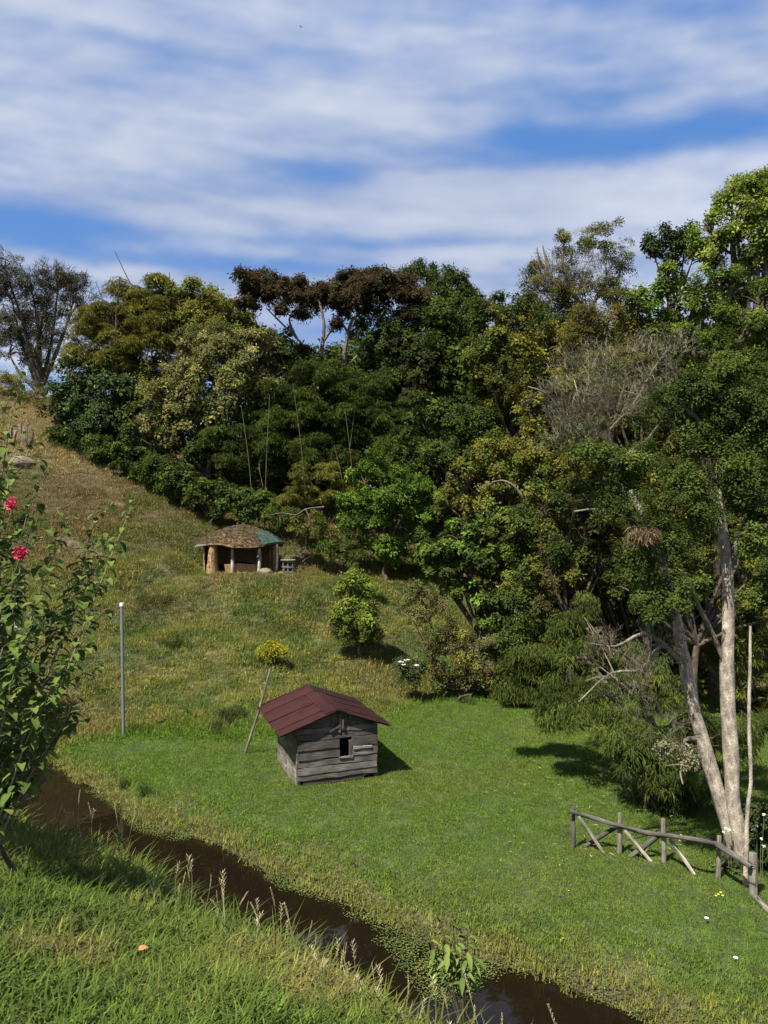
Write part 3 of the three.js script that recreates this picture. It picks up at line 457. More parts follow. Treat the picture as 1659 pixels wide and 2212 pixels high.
// ------------------------------------------------------------------ trees (masses in photo units at a depth)
const C = {
  mid: [[0.077, 0.114, 0.019], [0.063, 0.095, 0.017], [0.098, 0.129, 0.023]],
  bright: [[0.114, 0.202, 0.024], [0.094, 0.169, 0.022], [0.155, 0.243, 0.031]],
  light: [[0.221, 0.297, 0.046], [0.162, 0.228, 0.037], [0.315, 0.365, 0.079]],
  olive: [[0.218, 0.205, 0.037], [0.172, 0.173, 0.034], [0.226, 0.226, 0.046]],
  pale: [[0.280, 0.273, 0.107], [0.210, 0.213, 0.076], [0.350, 0.329, 0.139], [0.140, 0.157, 0.050]],
  rust: [[0.084, 0.058, 0.032], [0.068, 0.052, 0.028], [0.100, 0.066, 0.036], [0.062, 0.060, 0.026]],
  brown: [[0.115, 0.092, 0.040], [0.092, 0.083, 0.031], [0.098, 0.098, 0.025]],
  yellow: [[0.208, 0.163, 0.028], [0.156, 0.137, 0.028], [0.130, 0.127, 0.029], [0.247, 0.195, 0.034]],
  lime: [[0.190, 0.255, 0.038], [0.145, 0.210, 0.034], [0.250, 0.295, 0.050]],
  bamboo: [[0.140, 0.161, 0.031], [0.112, 0.131, 0.027], [0.188, 0.193, 0.040]],
  grey: [[0.190, 0.160, 0.140], [0.120, 0.100, 0.088], [0.250, 0.225, 0.195], [0.150, 0.112, 0.100]],
  lichen: [[0.300, 0.300, 0.228], [0.220, 0.220, 0.166]],
  airy: [[0.094, 0.089, 0.038], [0.066, 0.064, 0.030], [0.094, 0.097, 0.042]],
};
const HILL = 'trees of the wooded hillside';
const T = {};
let sdT = 100; const TR = (key, name, label, o) => { o.seed = o.seed || (sdT += 17); o.size = (o.size || 1) * 0.8; o.group = o.group || HILL; T[key] = tree(name, label, o.cat || 'tree', o); return T[key]; };
// far row along the crest
TR('airy', 'airy_tree', 'thin grey-brown open tree with sky showing through, on the crest beside the hill top', { d: 60, bx: 88, blobs: [[10, 575, 34], [25, 640, 40], [70, 625, 36], [125, 620, 38], [165, 625, 30], [155, 670, 34], [95, 670, 34], [45, 710, 44], [115, 720, 34], [20, 760, 40], [75, 750, 40], [92, 800, 22], [88, 840, 22]], leaf: 'small', pal: C.airy, dens: 1.05, size: 1.5, trunk: 0.28, stems: 3, bark: BARK_GREY, sub: 1 });
crown(T.airy, T.airy.position, [[30, 650, 44], [110, 640, 50], [160, 640, 34], [70, 720, 44], [90, 790, 26], [85, 840, 24]].map(([x, y, r]) => [P(x, y, 60), r / F * 60]), { seed: 15, leaf: 'twig', pal: C.grey.map((c) => c.map((v) => v * 0.5)), size: 2.0, dens: 0.9, mat: DRY, name: 'twigs' });
TR('airybush', 'hilltop_bush', 'grey-green bush at the foot of the thin open tree', { d: 58, cat: 'bush', blobs: [[20, 840, 40], [70, 880, 34], [20, 900, 46], [120, 880, 24]], leaf: 'small', pal: C.olive, size: 1.4, trunk: 0.1 });
TR('feather', 'bamboo_thicket', 'feathery yellow-olive bamboo thicket rising over the hill top', { d: 56, cat: 'bamboo', blobs: [[335, 640, 42], [280, 670, 52], [230, 705, 50], [195, 745, 44], [165, 775, 28], [255, 760, 58], [330, 700, 62], [390, 690, 50], [330, 770, 60], [405, 745, 50], [240, 815, 44], [300, 830, 50]], leaf: 'feather', pal: [...C.olive, [0.15, 0.14, 0.04]], size: 1.7, dens: 3.2, trunk: 0.12, stems: 4 });
TR('olivetree', 'olive_leaved_tree', 'broad olive-leaved tree behind the pale-tipped tree', { d: 55, blobs: [[420, 655, 46], [460, 685, 54], [500, 690, 40], [400, 640, 34], [370, 650, 30], [520, 730, 44], [440, 740, 60], [380, 720, 40], [340, 612, 14]], leaf: 'broad', pal: [...C.olive, C.light[1]], size: 1.35, dens: 1.2 });
TR('glossy', 'glossy_tree', 'dark glossy-leaved tree at the top edge of the dry grass', { d: 53, blobs: [[215, 850, 52], [155, 870, 44], [270, 850, 44], [200, 910, 56], [120, 905, 32], [265, 910, 50], [280, 960, 40], [170, 940, 30], [235, 955, 34]], leaf: 'broad', pal: [[0.045, 0.078, 0.018], [0.038, 0.064, 0.016], [0.060, 0.098, 0.024]], mat: GLOSS, size: 1.3, dens: 1.1 });
TR('pale', 'pale_tipped_tree', 'tree with pale yellowish leaf tips above the hut', { d: 50, bx: 440, blobs: [[420, 745, 42], [485, 760, 52], [550, 770, 48], [395, 800, 46], [460, 815, 56], [530, 830, 54], [590, 820, 40], [350, 860, 44], [420, 870, 50], [490, 880, 46], [330, 930, 38], [390, 930, 42], [570, 740, 34], [600, 870, 34]], leaf: 'broad', pal: C.pale, size: 1.15, dens: 1.4, trunk: 0.22, maxSub: 0.75 });
bough(T.pale, [[452, 1010], [450, 960], [478, 928], [520, 925], [560, 905], [585, 890]], 49.4, 0.09, 0.04, BARK_GREY); bough(T.pale, [[575, 905], [580, 950], [560, 1000], [568, 1050]], 48.4, 0.05, 0.02, BARK_GREY);
{ const R = rng(404), B = []; for (let x = 528; x < 925; x += 11) { const mid = 640 + 10 * Math.sin(x * 0.02) - 12 * Math.exp(-Math.pow((x - 780) / 60, 2)) + (x < 580 ? (580 - x) * -0.2 : 0) + (x > 850 ? (x - 850) * 0.35 : 0); B.push([x, mid - 14 + (R() - 0.5) * 22, 12 + R() * 14, (R() - 0.5) * 5, 0.7]); if (R() < 0.85) B.push([x + R() * 10, mid + 6 + (R() - 0.5) * 26, 12 + R() * 14, (R() - 0.5) * 5, 0.6]); if (R() < 0.4 && (x < 660 || x > 760)) B.push([x, mid + 32 + R() * 14, 9 + R() * 9, (R() - 0.5) * 4, 0.6]); } B.push([745, 602, 12], [765, 600, 14], [800, 598, 16], [818, 604, 12], [655, 762, 16, 0, 0.5], [740, 680, 9], [725, 700, 8]);
TR('umbrella', 'umbrella_tree', 'flat-topped red-brown umbrella tree with pale forked trunks', { d: 52, noTrunk: true, bx: 700, blobs: B, leaf: 'broad', pal: C.rust, size: 1.15, dens: 1.5, sub: 0.8, maxSub: 0.7 }); }
for (const p of [[[688, 1000], [692, 880], [688, 800], [697, 740], [700, 700], [690, 650]], [[697, 740], [715, 715], [745, 690], [770, 650]], [[735, 1000], [738, 860], [742, 780], [752, 720], [762, 690], [800, 650]], [[752, 720], [740, 700], [725, 680]], [[742, 800], [770, 770], [800, 720], [830, 670]], [[690, 790], [650, 740], [610, 700], [575, 665]], [[640, 730], [625, 690], [650, 650]]]) bough(T.umbrella, p, 52, p[0][1] > 950 ? 0.21 : 0.10, p[0][1] > 950 ? 0.08 : 0.04, BARK_GREY, p[0][1] > 950 ? 'trunk' : 'branch');
TR('darkroom', 'dark_tree', 'dark shaded tree under the right edge of the umbrella tree', { d: 51, blobs: [[860, 720, 46], [920, 730, 54], [980, 740, 44], [850, 780, 50], [930, 800, 62], [1000, 800, 44], [870, 850, 56], [960, 870, 50], [820, 820, 34], [1000, 760, 40]], leaf: 'broad', pal: [...C.mid, C.rust[3]], size: 1.25, dens: 1.2 });
TR('peak', 'leafy_peaked_tree', 'fresh green tree whose pointed crown tops the middle of the wood', { d: 55, blobs: [[920, 590, 30], [945, 610, 34], [985, 625, 34], [900, 605, 20], [875, 600, 14], [1010, 645, 28], [935, 660, 44], [990, 680, 50], [1040, 690, 34], [1020, 730, 40], [960, 700, 40]], leaf: 'broad', pal: C.mid, size: 1.3, dens: 1.3 });
TR('sprig', 'small_crest_tree', 'slight sapling poking above the wood between two big crowns', { d: 54, blobs: [[1076, 648, 13], [1070, 675, 22], [1090, 700, 30]], leaf: 'broad', pal: C.mid, size: 1.1, trunk: 0.08 });
TR('olive2', 'olive_green_tree', 'dull olive-green tree with brown leaf patches in the middle of the wood', { d: 46, blobs: [[1100, 700, 44], [1130, 740, 50], [1080, 770, 56], [1150, 800, 60], [1070, 840, 54], [1130, 870, 54], [1190, 840, 46], [1050, 790, 36], [1195, 760, 40], [1110, 910, 44], [1180, 900, 46]], leaf: 'broad', pal: [...C.mid, ...C.olive, C.brown[1]], size: 1.1, dens: 1.3 });
TR('vine', 'vine_hung_tree', 'ragged vine-hung tree with grey dead twigs standing up against the sky', { d: 45, bx: 1270, noTrunk: true, blobs: [[1310, 515, 34], [1335, 555, 34], [1280, 520, 28], [1330, 590, 28], [1218, 520, 11], [1225, 560, 24], [1150, 590, 22], [1165, 620, 36], [1210, 620, 40], [1130, 650, 30], [1200, 660, 46], [1260, 640, 40], [1310, 640, 40], [1340, 630, 30], [1150, 690, 44], [1240, 690, 44]], leaf: 'small', pal: [...C.olive, ...C.mid, C.brown[0]], size: 1.35, dens: 1.25, maxSub: 0.7 });
for (const p of [[[1270, 800], [1265, 700], [1290, 640], [1310, 600], [1300, 540]], [[1270, 680], [1230, 620], [1215, 560], [1222, 505]], [[1225, 640], [1190, 600], [1165, 560], [1160, 535]], [[1190, 600], [1180, 560], [1172, 530]], [[1290, 640], [1330, 610], [1345, 560]]]) bough(T.vine, p, 45, 0.16, 0.03, BARK_GREY);
crown(T.vine, T.vine.position, [[P(1190, 600, 44), 1.3], [P(1240, 600, 44), 1.1], [P(1290, 600, 44), 0.9], [P(1220, 650, 44), 1.3]], { seed: 5, leaf: 'twig', pal: C.grey, size: 1.5, dens: 0.8, mat: DRY, name: 'dead_twigs' });
TR('round', 'round_dark_tree', 'small round dark-green tree outlined against the sky beside the tall bright tree', { d: 44, blobs: [[1425, 522, 26], [1450, 530, 26], [1480, 515, 30], [1410, 540, 16], [1500, 545, 36], [1460, 560, 30]], leaf: 'broad', pal: [[0.045, 0.078, 0.018], [0.038, 0.064, 0.016]], mat: GLOSS, size: 1.1, dens: 1.4 });
TR('tall', 'tall_bright_tree', 'tallest tree, with light green leaves, at the edge of the wood', { d: 37, bx: 1640, blobs: [[1655, 395, 44], [1615, 410, 36], [1690, 430, 60], [1580, 430, 28], [1590, 470, 40], [1640, 480, 50], [1540, 500, 42], [1580, 540, 50], [1640, 560, 56], [1520, 560, 44], [1690, 560, 60]], leaf: 'broad', pal: C.light, size: 1.1, dens: 1.35, trunk: 0.3 });
TR('sunny', 'yellow_green_tree', 'broad yellow-green tree below the tallest tree', { d: 35, blobs: [[1460, 610, 44], [1520, 620, 46], [1580, 630, 50], [1640, 650, 54], [1430, 650, 40], [1490, 680, 48], [1550, 690, 50], [1400, 670, 36], [1610, 720, 50], [1670, 720, 50], [1370, 660, 28]], leaf: 'broad', pal: [...C.light, ...C.mid, C.bright[0]], size: 1.0, dens: 1.35, trunk: 0.24 });
TR('gold', 'golden_leaved_tree', 'golden-olive small-leaved tree above the grey dead twigs', { d: 36, blobs: [[1235, 725, 30], [1270, 705, 34], [1310, 700, 38], [1350, 705, 36], [1390, 715, 34], [1420, 725, 26], [1280, 750, 36], [1340, 750, 36], [1390, 760, 30], [1230, 770, 22], [1225, 800, 22]], leaf: 'small', pal: C.yellow, size: 1.25, dens: 1.3 });
TR('mixgreen', 'dense_green_tree', 'dense mid-green tree beneath the yellow-green tree', { d: 32, blobs: [[1480, 760, 50], [1540, 770, 50], [1600, 790, 54], [1650, 800, 50], [1450, 810, 44], [1520, 830, 54], [1590, 860, 54], [1650, 880, 50], [1470, 870, 44], [1430, 740, 30]], leaf: 'broad', pal: [...C.mid, C.light[0]], size: 0.95, dens: 1.3 });
TR('midgreen', 'plain_green_tree', 'smooth mid-green tree in front of the dark middle of the wood', { d: 43, blobs: [[1030, 895, 38], [1000, 930, 44], [1055, 935, 40], [955, 965, 34], [1000, 985, 44], [1060, 975, 36], [935, 985, 22]], leaf: 'broad', pal: C.mid, size: 1.05, dens: 1.3 });
TR('grove', 'bamboo_grove', 'dense bamboo grove with a few thin bare culms behind the hut', { d: 49, cat: 'bamboo', bx: 700, blobs: [[600, 930, 48], [660, 900, 50], [720, 920, 54], [790, 900, 52], [840, 920, 48], [620, 990, 52], [690, 990, 56], [770, 985, 54], [850, 990, 50], [570, 1010, 44], [900, 960, 44], [900, 900, 44], [540, 960, 44], [650, 820, 40], [720, 830, 46], [790, 840, 44], [500, 1000, 40], [460, 960, 40], [600, 860, 40]], leaf: 'feather', pal: C.mid, size: 1.6, dens: 3.2, noTrunk: true });
{ const R = rng(3); for (let i = 0; i < 6; i++) { const x = 430 + R() * 440, y0 = 1090 - Math.abs(x - 600) * 0.02, h = 120 + R() * 170, d = 46.5 + R() * 1.2, l = (R() - 0.5) * 60; bough(T.grove, [[x, y0], [x + l * 0.4, y0 - h * 0.5], [x + l, y0 - h]], d, 0.024, 0.014, bambooMat(), 'culm'); } }
function bambooMat() { return bambooMat.m || (bambooMat.m = new THREE.MeshStandardMaterial({ color: rgb(0.11, 0.10, 0.055), roughness: 0.6 })); }
TR('frond', 'arching_bamboo', 'lighter bamboo arching out over the hut from the dark grove', { d: 45, cat: 'bamboo', blobs: [[670, 1030, 34], [715, 1040, 30], [640, 1070, 30], [690, 1075, 32], [620, 1090, 20], [740, 1070, 26]], leaf: 'feather', pal: C.bamboo.concat(C.olive), size: 1.3, dens: 2.6, trunk: 0.05, stems: 4 });
TR('vivid', 'vivid_green_tree', 'vivid green round tree on the slope behind the hut', { d: 43, blobs: [[820, 1000, 34], [790, 1040, 36], [850, 1040, 42], [770, 1090, 38], [830, 1095, 48], [890, 1080, 44], [800, 1140, 40], [860, 1140, 40], [920, 1120, 34], [900, 1050, 28], [750, 1130, 30], [780, 1170, 28], [840, 1175, 30], [890, 1165, 30], [820, 1200, 26], [860, 1195, 24]], leaf: 'broad', pal: C.bright, size: 0.95, dens: 1.4 });
TR('olive3', 'yellowish_round_tree', 'rounded yellowish-olive tree with a white dead bough on the slope', { d: 38, blobs: [[1040, 995, 40], [1090, 985, 44], [1140, 990, 46], [1180, 1010, 40], [1010, 1040, 40], [1070, 1045, 46], [1130, 1050, 50], [970, 1090, 34], [1030, 1095, 44], [1190, 1060, 40]], leaf: 'broad', pal: [...C.olive, C.light[1], C.pale[0]], size: 0.95, dens: 1.4 });
bough(T.olive3, [[1148, 1110], [1130, 1075], [1110, 1050], [1085, 1038], [1062, 1042]], 36.2, 0.07, 0.03);
TR('lower', 'dark_broadleaf_tree', 'dark broad-leaved tree at the edge of the grass slope behind the brown shrub', { d: 36, blobs: [[940, 1180, 36], [990, 1160, 44], [1050, 1150, 46], [1110, 1140, 46], [960, 1225, 38], [1020, 1220, 46], [1080, 1220, 46], [1140, 1200, 46], [985, 1280, 36], [1045, 1290, 44], [1100, 1280, 44], [920, 1210, 22], [1060, 1340, 36], [1110, 1340, 40]], leaf: 'big', pal: [...C.mid, C.bright[0]], size: 0.75, dens: 1.15 });
TR('brownshrub', 'brown_shrub', 'brownish half-dry shrub at the lawn edge behind the shed', { d: 32.5, cat: 'shrub', blobs: [[905, 1290, 28], [930, 1330, 34], [890, 1330, 22], [965, 1370, 36], [1010, 1400, 36], [930, 1400, 30], [970, 1430, 38], [1030, 1450, 38], [1065, 1410, 30], [1010, 1480, 30], [1060, 1480, 24], [950, 1470, 22]], leaf: 'small', pal: [...C.brown, C.olive[1], C.mid[0]], mat: DRY, size: 1.15, dens: 1.2, trunk: 0.06, stems: 4 });
TR('undergrowth', 'undergrowth_shrub', 'dark green shrub between the brown shrub and the bamboo clump', { d: 32, cat: 'shrub', blobs: [[1100, 1400, 32], [1085, 1450, 26], [1120, 1450, 24], [1140, 1360, 34], [1090, 1490, 16]], leaf: 'broad', pal: C.mid, size: 0.8, trunk: 0.06, stems: 3 });
TR('wall1', 'shady_tree', 'shady dark tree with greyish leaves behind the bamboo clump', { d: 31, blobs: [[1180, 1110, 46], [1240, 1090, 48], [1200, 1170, 48], [1260, 1160, 50], [1180, 1240, 46], [1240, 1240, 50], [1300, 1220, 50], [1160, 1300, 40], [1310, 1150, 44], [1230, 1310, 46]], leaf: 'broad', pal: [C.mid[0], C.mid[1], C.olive[1], C.brown[1]], size: 0.85, dens: 1.2 });
TR('wall2', 'deep_green_tree', 'deep green tree filling the gap behind the two pale trunks', { d: 29, blobs: [[1370, 1120, 50], [1430, 1090, 50], [1500, 1110, 50], [1380, 1190, 50], [1450, 1180, 52], [1520, 1190, 50], [1360, 1270, 48], [1430, 1270, 50], [1500, 1280, 50], [1600, 1150, 54], [1620, 1240, 54], [1660, 1080, 50], [1590, 1310, 46], [1660, 1330, 46]], leaf: 'broad', pal: [C.mid[0], C.mid[1], C.olive[1], C.mid[2]], size: 0.8, dens: 1.1 });
TR('wall3', 'tangled_tree', 'tangled dark-green tree around the grey dead twigs', { d: 33, blobs: [[1240, 830, 46], [1310, 820, 48], [1380, 810, 46], [1250, 920, 50], [1330, 930, 52], [1400, 890, 50], [1460, 940, 50], [1270, 1010, 50], [1350, 1010, 54], [1430, 1020, 52], [1230, 1010, 36], [1510, 1000, 50], [1580, 990, 54], [1650, 1000, 50], [1560, 930, 46]], leaf: 'small', pal: [C.mid[0], C.mid[1], C.olive[1], C.olive[0]], size: 1.1, dens: 1.3 });
TR('farright', 'far_shade_tree', 'shadowed tree beyond the lawn strip behind the slim crooked stick', { d: 30, blobs: [[1640, 1420, 56], [1600, 1480, 46], [1670, 1500, 50], [1560, 1420, 46], [1500, 1380, 44], [1650, 1560, 36]], leaf: 'lance', pal: C.bamboo, size: 1.1, dens: 1.4 });
// deeper masses that close the wood
TR('f1', 'shadowed_tree', 'shadowed dark tree closing the wood behind the bamboo grove', { d: 52.5, blobs: fill(570, 815, 900, 1050, 46, 1).concat(fill(575, 735, 635, 800, 34, 11), fill(790, 705, 900, 800, 40, 12)), leaf: 'broad', pal: C.mid, size: 1.6, dens: 1.0 });
TR('f2', 'evergreen_thicket', 'dark evergreen thicket under the pale-tipped tree', { d: 50.5, blobs: fill(300, 900, 600, 1060, 42, 2).filter(([x, y]) => y < 960 + (x - 300) * 0.45), leaf: 'broad', pal: C.mid, size: 1.5, dens: 1.0 });
TR('f3', 'sombre_tree', 'sombre green tree between the vivid green tree and the yellowish round tree', { d: 46.5, blobs: fill(890, 900, 1190, 1110, 48, 3), leaf: 'broad', pal: C.mid, size: 1.4, dens: 1.0 });
TR('f4', 'ridge_tree', 'dark green tree on the ridge behind the grey dead twigs', { d: 40, blobs: fill(1150, 720, 1680, 1100, 56, 4), leaf: 'broad', pal: [C.mid[1], C.olive[1], C.olive[0]], size: 1.3, dens: 0.95 });
TR('f5', 'shade_thicket', 'shaded green thicket low down behind the bamboo clump', { d: 34, blobs: fill(1130, 1090, 1680, 1480, 56, 5), leaf: 'broad', pal: [C.mid[1], C.olive[1], C.mid[0]], size: 1.1, dens: 0.95 });
TR('f6', 'hilltop_thicket', 'green thicket on the hill top below the feathery bamboo', { d: 56, blobs: fill(150, 800, 420, 930, 44, 6), leaf: 'broad', pal: C.mid.concat(C.olive), size: 1.6, dens: 1.0 });
TR('f7', 'crest_tree', 'green tree filling the crest between the peaked tree and the ragged vine-hung tree', { d: 50, blobs: fill(980, 690, 1240, 880, 50, 7), leaf: 'broad', pal: C.mid, size: 1.4, dens: 1.0 });
TR('f8', 'backing_tree', 'broad green tree on the ridge far behind the bamboo grove', { d: 60, blobs: fill(590, 820, 1180, 1040, 74, 8), leaf: 'broad', pal: C.mid, size: 2.4, dens: 1.0 });
TR('f9', 'ridge_top_tree', 'broad green tree on the ridge far behind the golden-olive tree', { d: 48, blobs: fill(1060, 760, 1700, 1060, 74, 9), leaf: 'broad', pal: C.mid, size: 2.0, dens: 1.0 });
// undergrowth along the top of the dry grass
for (const [px, py, r, d, k] of [[140, 945, 24, 52, 0], [215, 965, 24, 50.5, 0], [285, 985, 26, 49.5, 1], [345, 1010, 28, 48.5, 0], [400, 1040, 30, 47.5, 1], [455, 1065, 28, 46.5, 0], [520, 1080, 26, 46, 1], [570, 1085, 22, 46, 0]])
  TR('ug' + px, 'edge_bush', 'leafy bush in the dark hedge line along the top of the dry grass slope', { d, cat: 'bush', group: 'bushes along the upper grass edge', blobs: [[px, py, r], [px + r * 0.9, py + r * 0.3, r * 0.8], [px - r * 0.8, py - r * 0.1, r * 0.75], [px, py + r * 0.8, r * 0.8], [px + r * 0.9, py + r, r * 0.7], [px - r * 0.9, py + r * 0.6, r * 0.7], [px + r * 0.3, py + r * 1.4, r * 0.5]], leaf: k ? 'big' : 'broad', pal: k ? C.mid : C.mid, size: k ? 0.8 : 1.0, dens: 1.1, trunk: 0.05, stems: 2 });
TR('hutbush', 'drooping_bush', 'drooping olive bush hanging over the right-hand side of the hut roof', { d: 42.5, cat: 'bush', blobs: [[590, 1115, 20], [630, 1120, 24], [670, 1130, 26], [700, 1150, 24], [650, 1150, 22], [610, 1135, 14], [690, 1185, 18]], leaf: 'broad', pal: C.olive.concat(C.mid), size: 0.75, trunk: 0.05, stems: 3 });
bough(T.hutbush, [[700, 1095], [660, 1100], [640, 1112], [610, 1108], [585, 1112]], 41, 0.035, 0.015, BARK_GREY); bough(T.hutbush, [[660, 1100], [668, 1120], [664, 1140]], 41, 0.03, 0.012);
TR('slopebush', 'dark_slope_bush', 'low dark bush on the bare slope right of the hut', { d: 39.5, cat: 'bush', blobs: [[735, 1200, 20], [765, 1210, 20], [715, 1185, 14]], leaf: 'broad', pal: C.mid, size: 0.7, trunk: 0.05, stems: 2 });
// single small plants on the slope
TR('limetree', 'lime_green_sapling', 'bright lime-green young tree standing alone on the grass slope', { d: 34.5, bx: 785, bd: 34.8, group: undefined, blobs: [[765, 1262, 22], [795, 1275, 20], [740, 1280, 12], [775, 1303, 14], [755, 1308, 12], [750, 1330, 24], [790, 1340, 26], [730, 1335, 16], [770, 1370, 28], [805, 1375, 22], [740, 1370, 16]], leaf: 'broad', pal: C.lime, size: 0.72, dens: 1.1, trunk: 0.09, maxSub: 0.34 });
TR('elder', 'white_flowered_shrub', 'grey-green shrub with flat white flower heads at the lawn edge', { d: 32, cat: 'shrub', blobs: [[875, 1440, 20], [900, 1450, 18], [885, 1465, 20]], leaf: 'broad', pal: [[0.075, 0.10, 0.04], [0.06, 0.085, 0.034]], size: 0.65, trunk: 0.03, stems: 3, maxSub: 0.22 });
{ const R = rng(8), M = new THREE.MeshStandardMaterial({ color: rgb(0.55, 0.55, 0.50), roughness: 0.9 }); for (const [px, py, s] of [[866, 1430, 0.8], [878, 1426, 0.8], [900, 1437, 0.7], [872, 1436, 0.5]]) { const gs = []; for (let i = 0; i < 16; i++) { const a = R() * 6.28, q = Math.sqrt(R()) * 0.17 * s; gs.push(new THREE.IcosahedronGeometry(0.022, 0).translate(Math.cos(a) * q, 0.02 * R(), Math.sin(a) * q)); } const m = part('flower_head', mergeGeometries(gs), M, T.elder); m.position.copy(P(px, py, 31.2).sub(T.elder.position)); } }
{ const b = hit(585, 1440); TR('yellowbush', 'yellow_bush', 'small bright yellow bush on the slope above the leaning pole', { d: -b.z, cat: 'bush', group: undefined, blobs: [[564, 1412, 5], [573, 1405, 6], [585, 1400, 7], [597, 1402, 6], [608, 1409, 5], [590, 1413, 6], [577, 1416, 5], [583, 1425, 4]], leaf: 'broad', pal: [[0.46, 0.40, 0.03], [0.42, 0.38, 0.04], [0.30, 0.32, 0.04]], size: 0.5, dens: 1.6, trunk: 0.03, maxSub: 0.13 }); }
// dead lichen-grey tree
{
  const t = thing('dead_lichen_tree', 'bare grey lichen-covered tree, a haze of dead twigs in the dark wood', 'tree', V((1400 - CX) / F * 29, ground((1400 - CX) / F * 29, 29), -29), 0, HILL);
  for (const [p, a, b] of [[[[1400, 1420], [1390, 1250], [1360, 1120], [1330, 1000], [1310, 900], [1300, 820]], 0.16, 0.03], [[[1340, 1040], [1290, 960], [1230, 910], [1180, 850], [1140, 835]], 0.06, 0.025], [[[1315, 930], [1370, 870], [1410, 800], [1450, 745]], 0.05, 0.02], [[[1330, 1000], [1420, 920], [1390, 860], [1350, 845]], 0.06, 0.02], [[[1310, 880], [1270, 810], [1290, 770]], 0.05, 0.02], [[[1360, 1120], [1290, 1100], [1240, 1105]], 0.06, 0.03], [[[1405, 820], [1380, 770], [1370, 745]], 0.05, 0.02], [[[1420, 900], [1470, 870], [1520, 880]], 0.06, 0.02]]) bough(t, p, 29, a, b, a > 0.15 ? BARK_DARK : BARK_LICHEN, a > 0.15 ? 'trunk' : 'branch');
  crown(t, t.position, [[1230, 870, 44], [1280, 860, 48], [1250, 920, 40], [1310, 890, 40], [1380, 850, 38], [1420, 870, 34], [1300, 800, 36], [1440, 760, 28], [1400, 770, 30], [1340, 790, 34], [1250, 960, 34], [1230, 800, 24], [1200, 860, 34], [1350, 900, 34], [1460, 830, 30], [1220, 960, 30], [1330, 850, 34], [1440, 900, 26], [1500, 870, 24], [1210, 920, 30]].map(([x, y, r]) => [P(x, y, 29), r / F * 29]), { seed: 44, leaf: 'twig', pal: C.grey.concat(C.lichen), size: 0.95, dens: 0.95, mat: DRY, name: 'dead_twigs' });
}
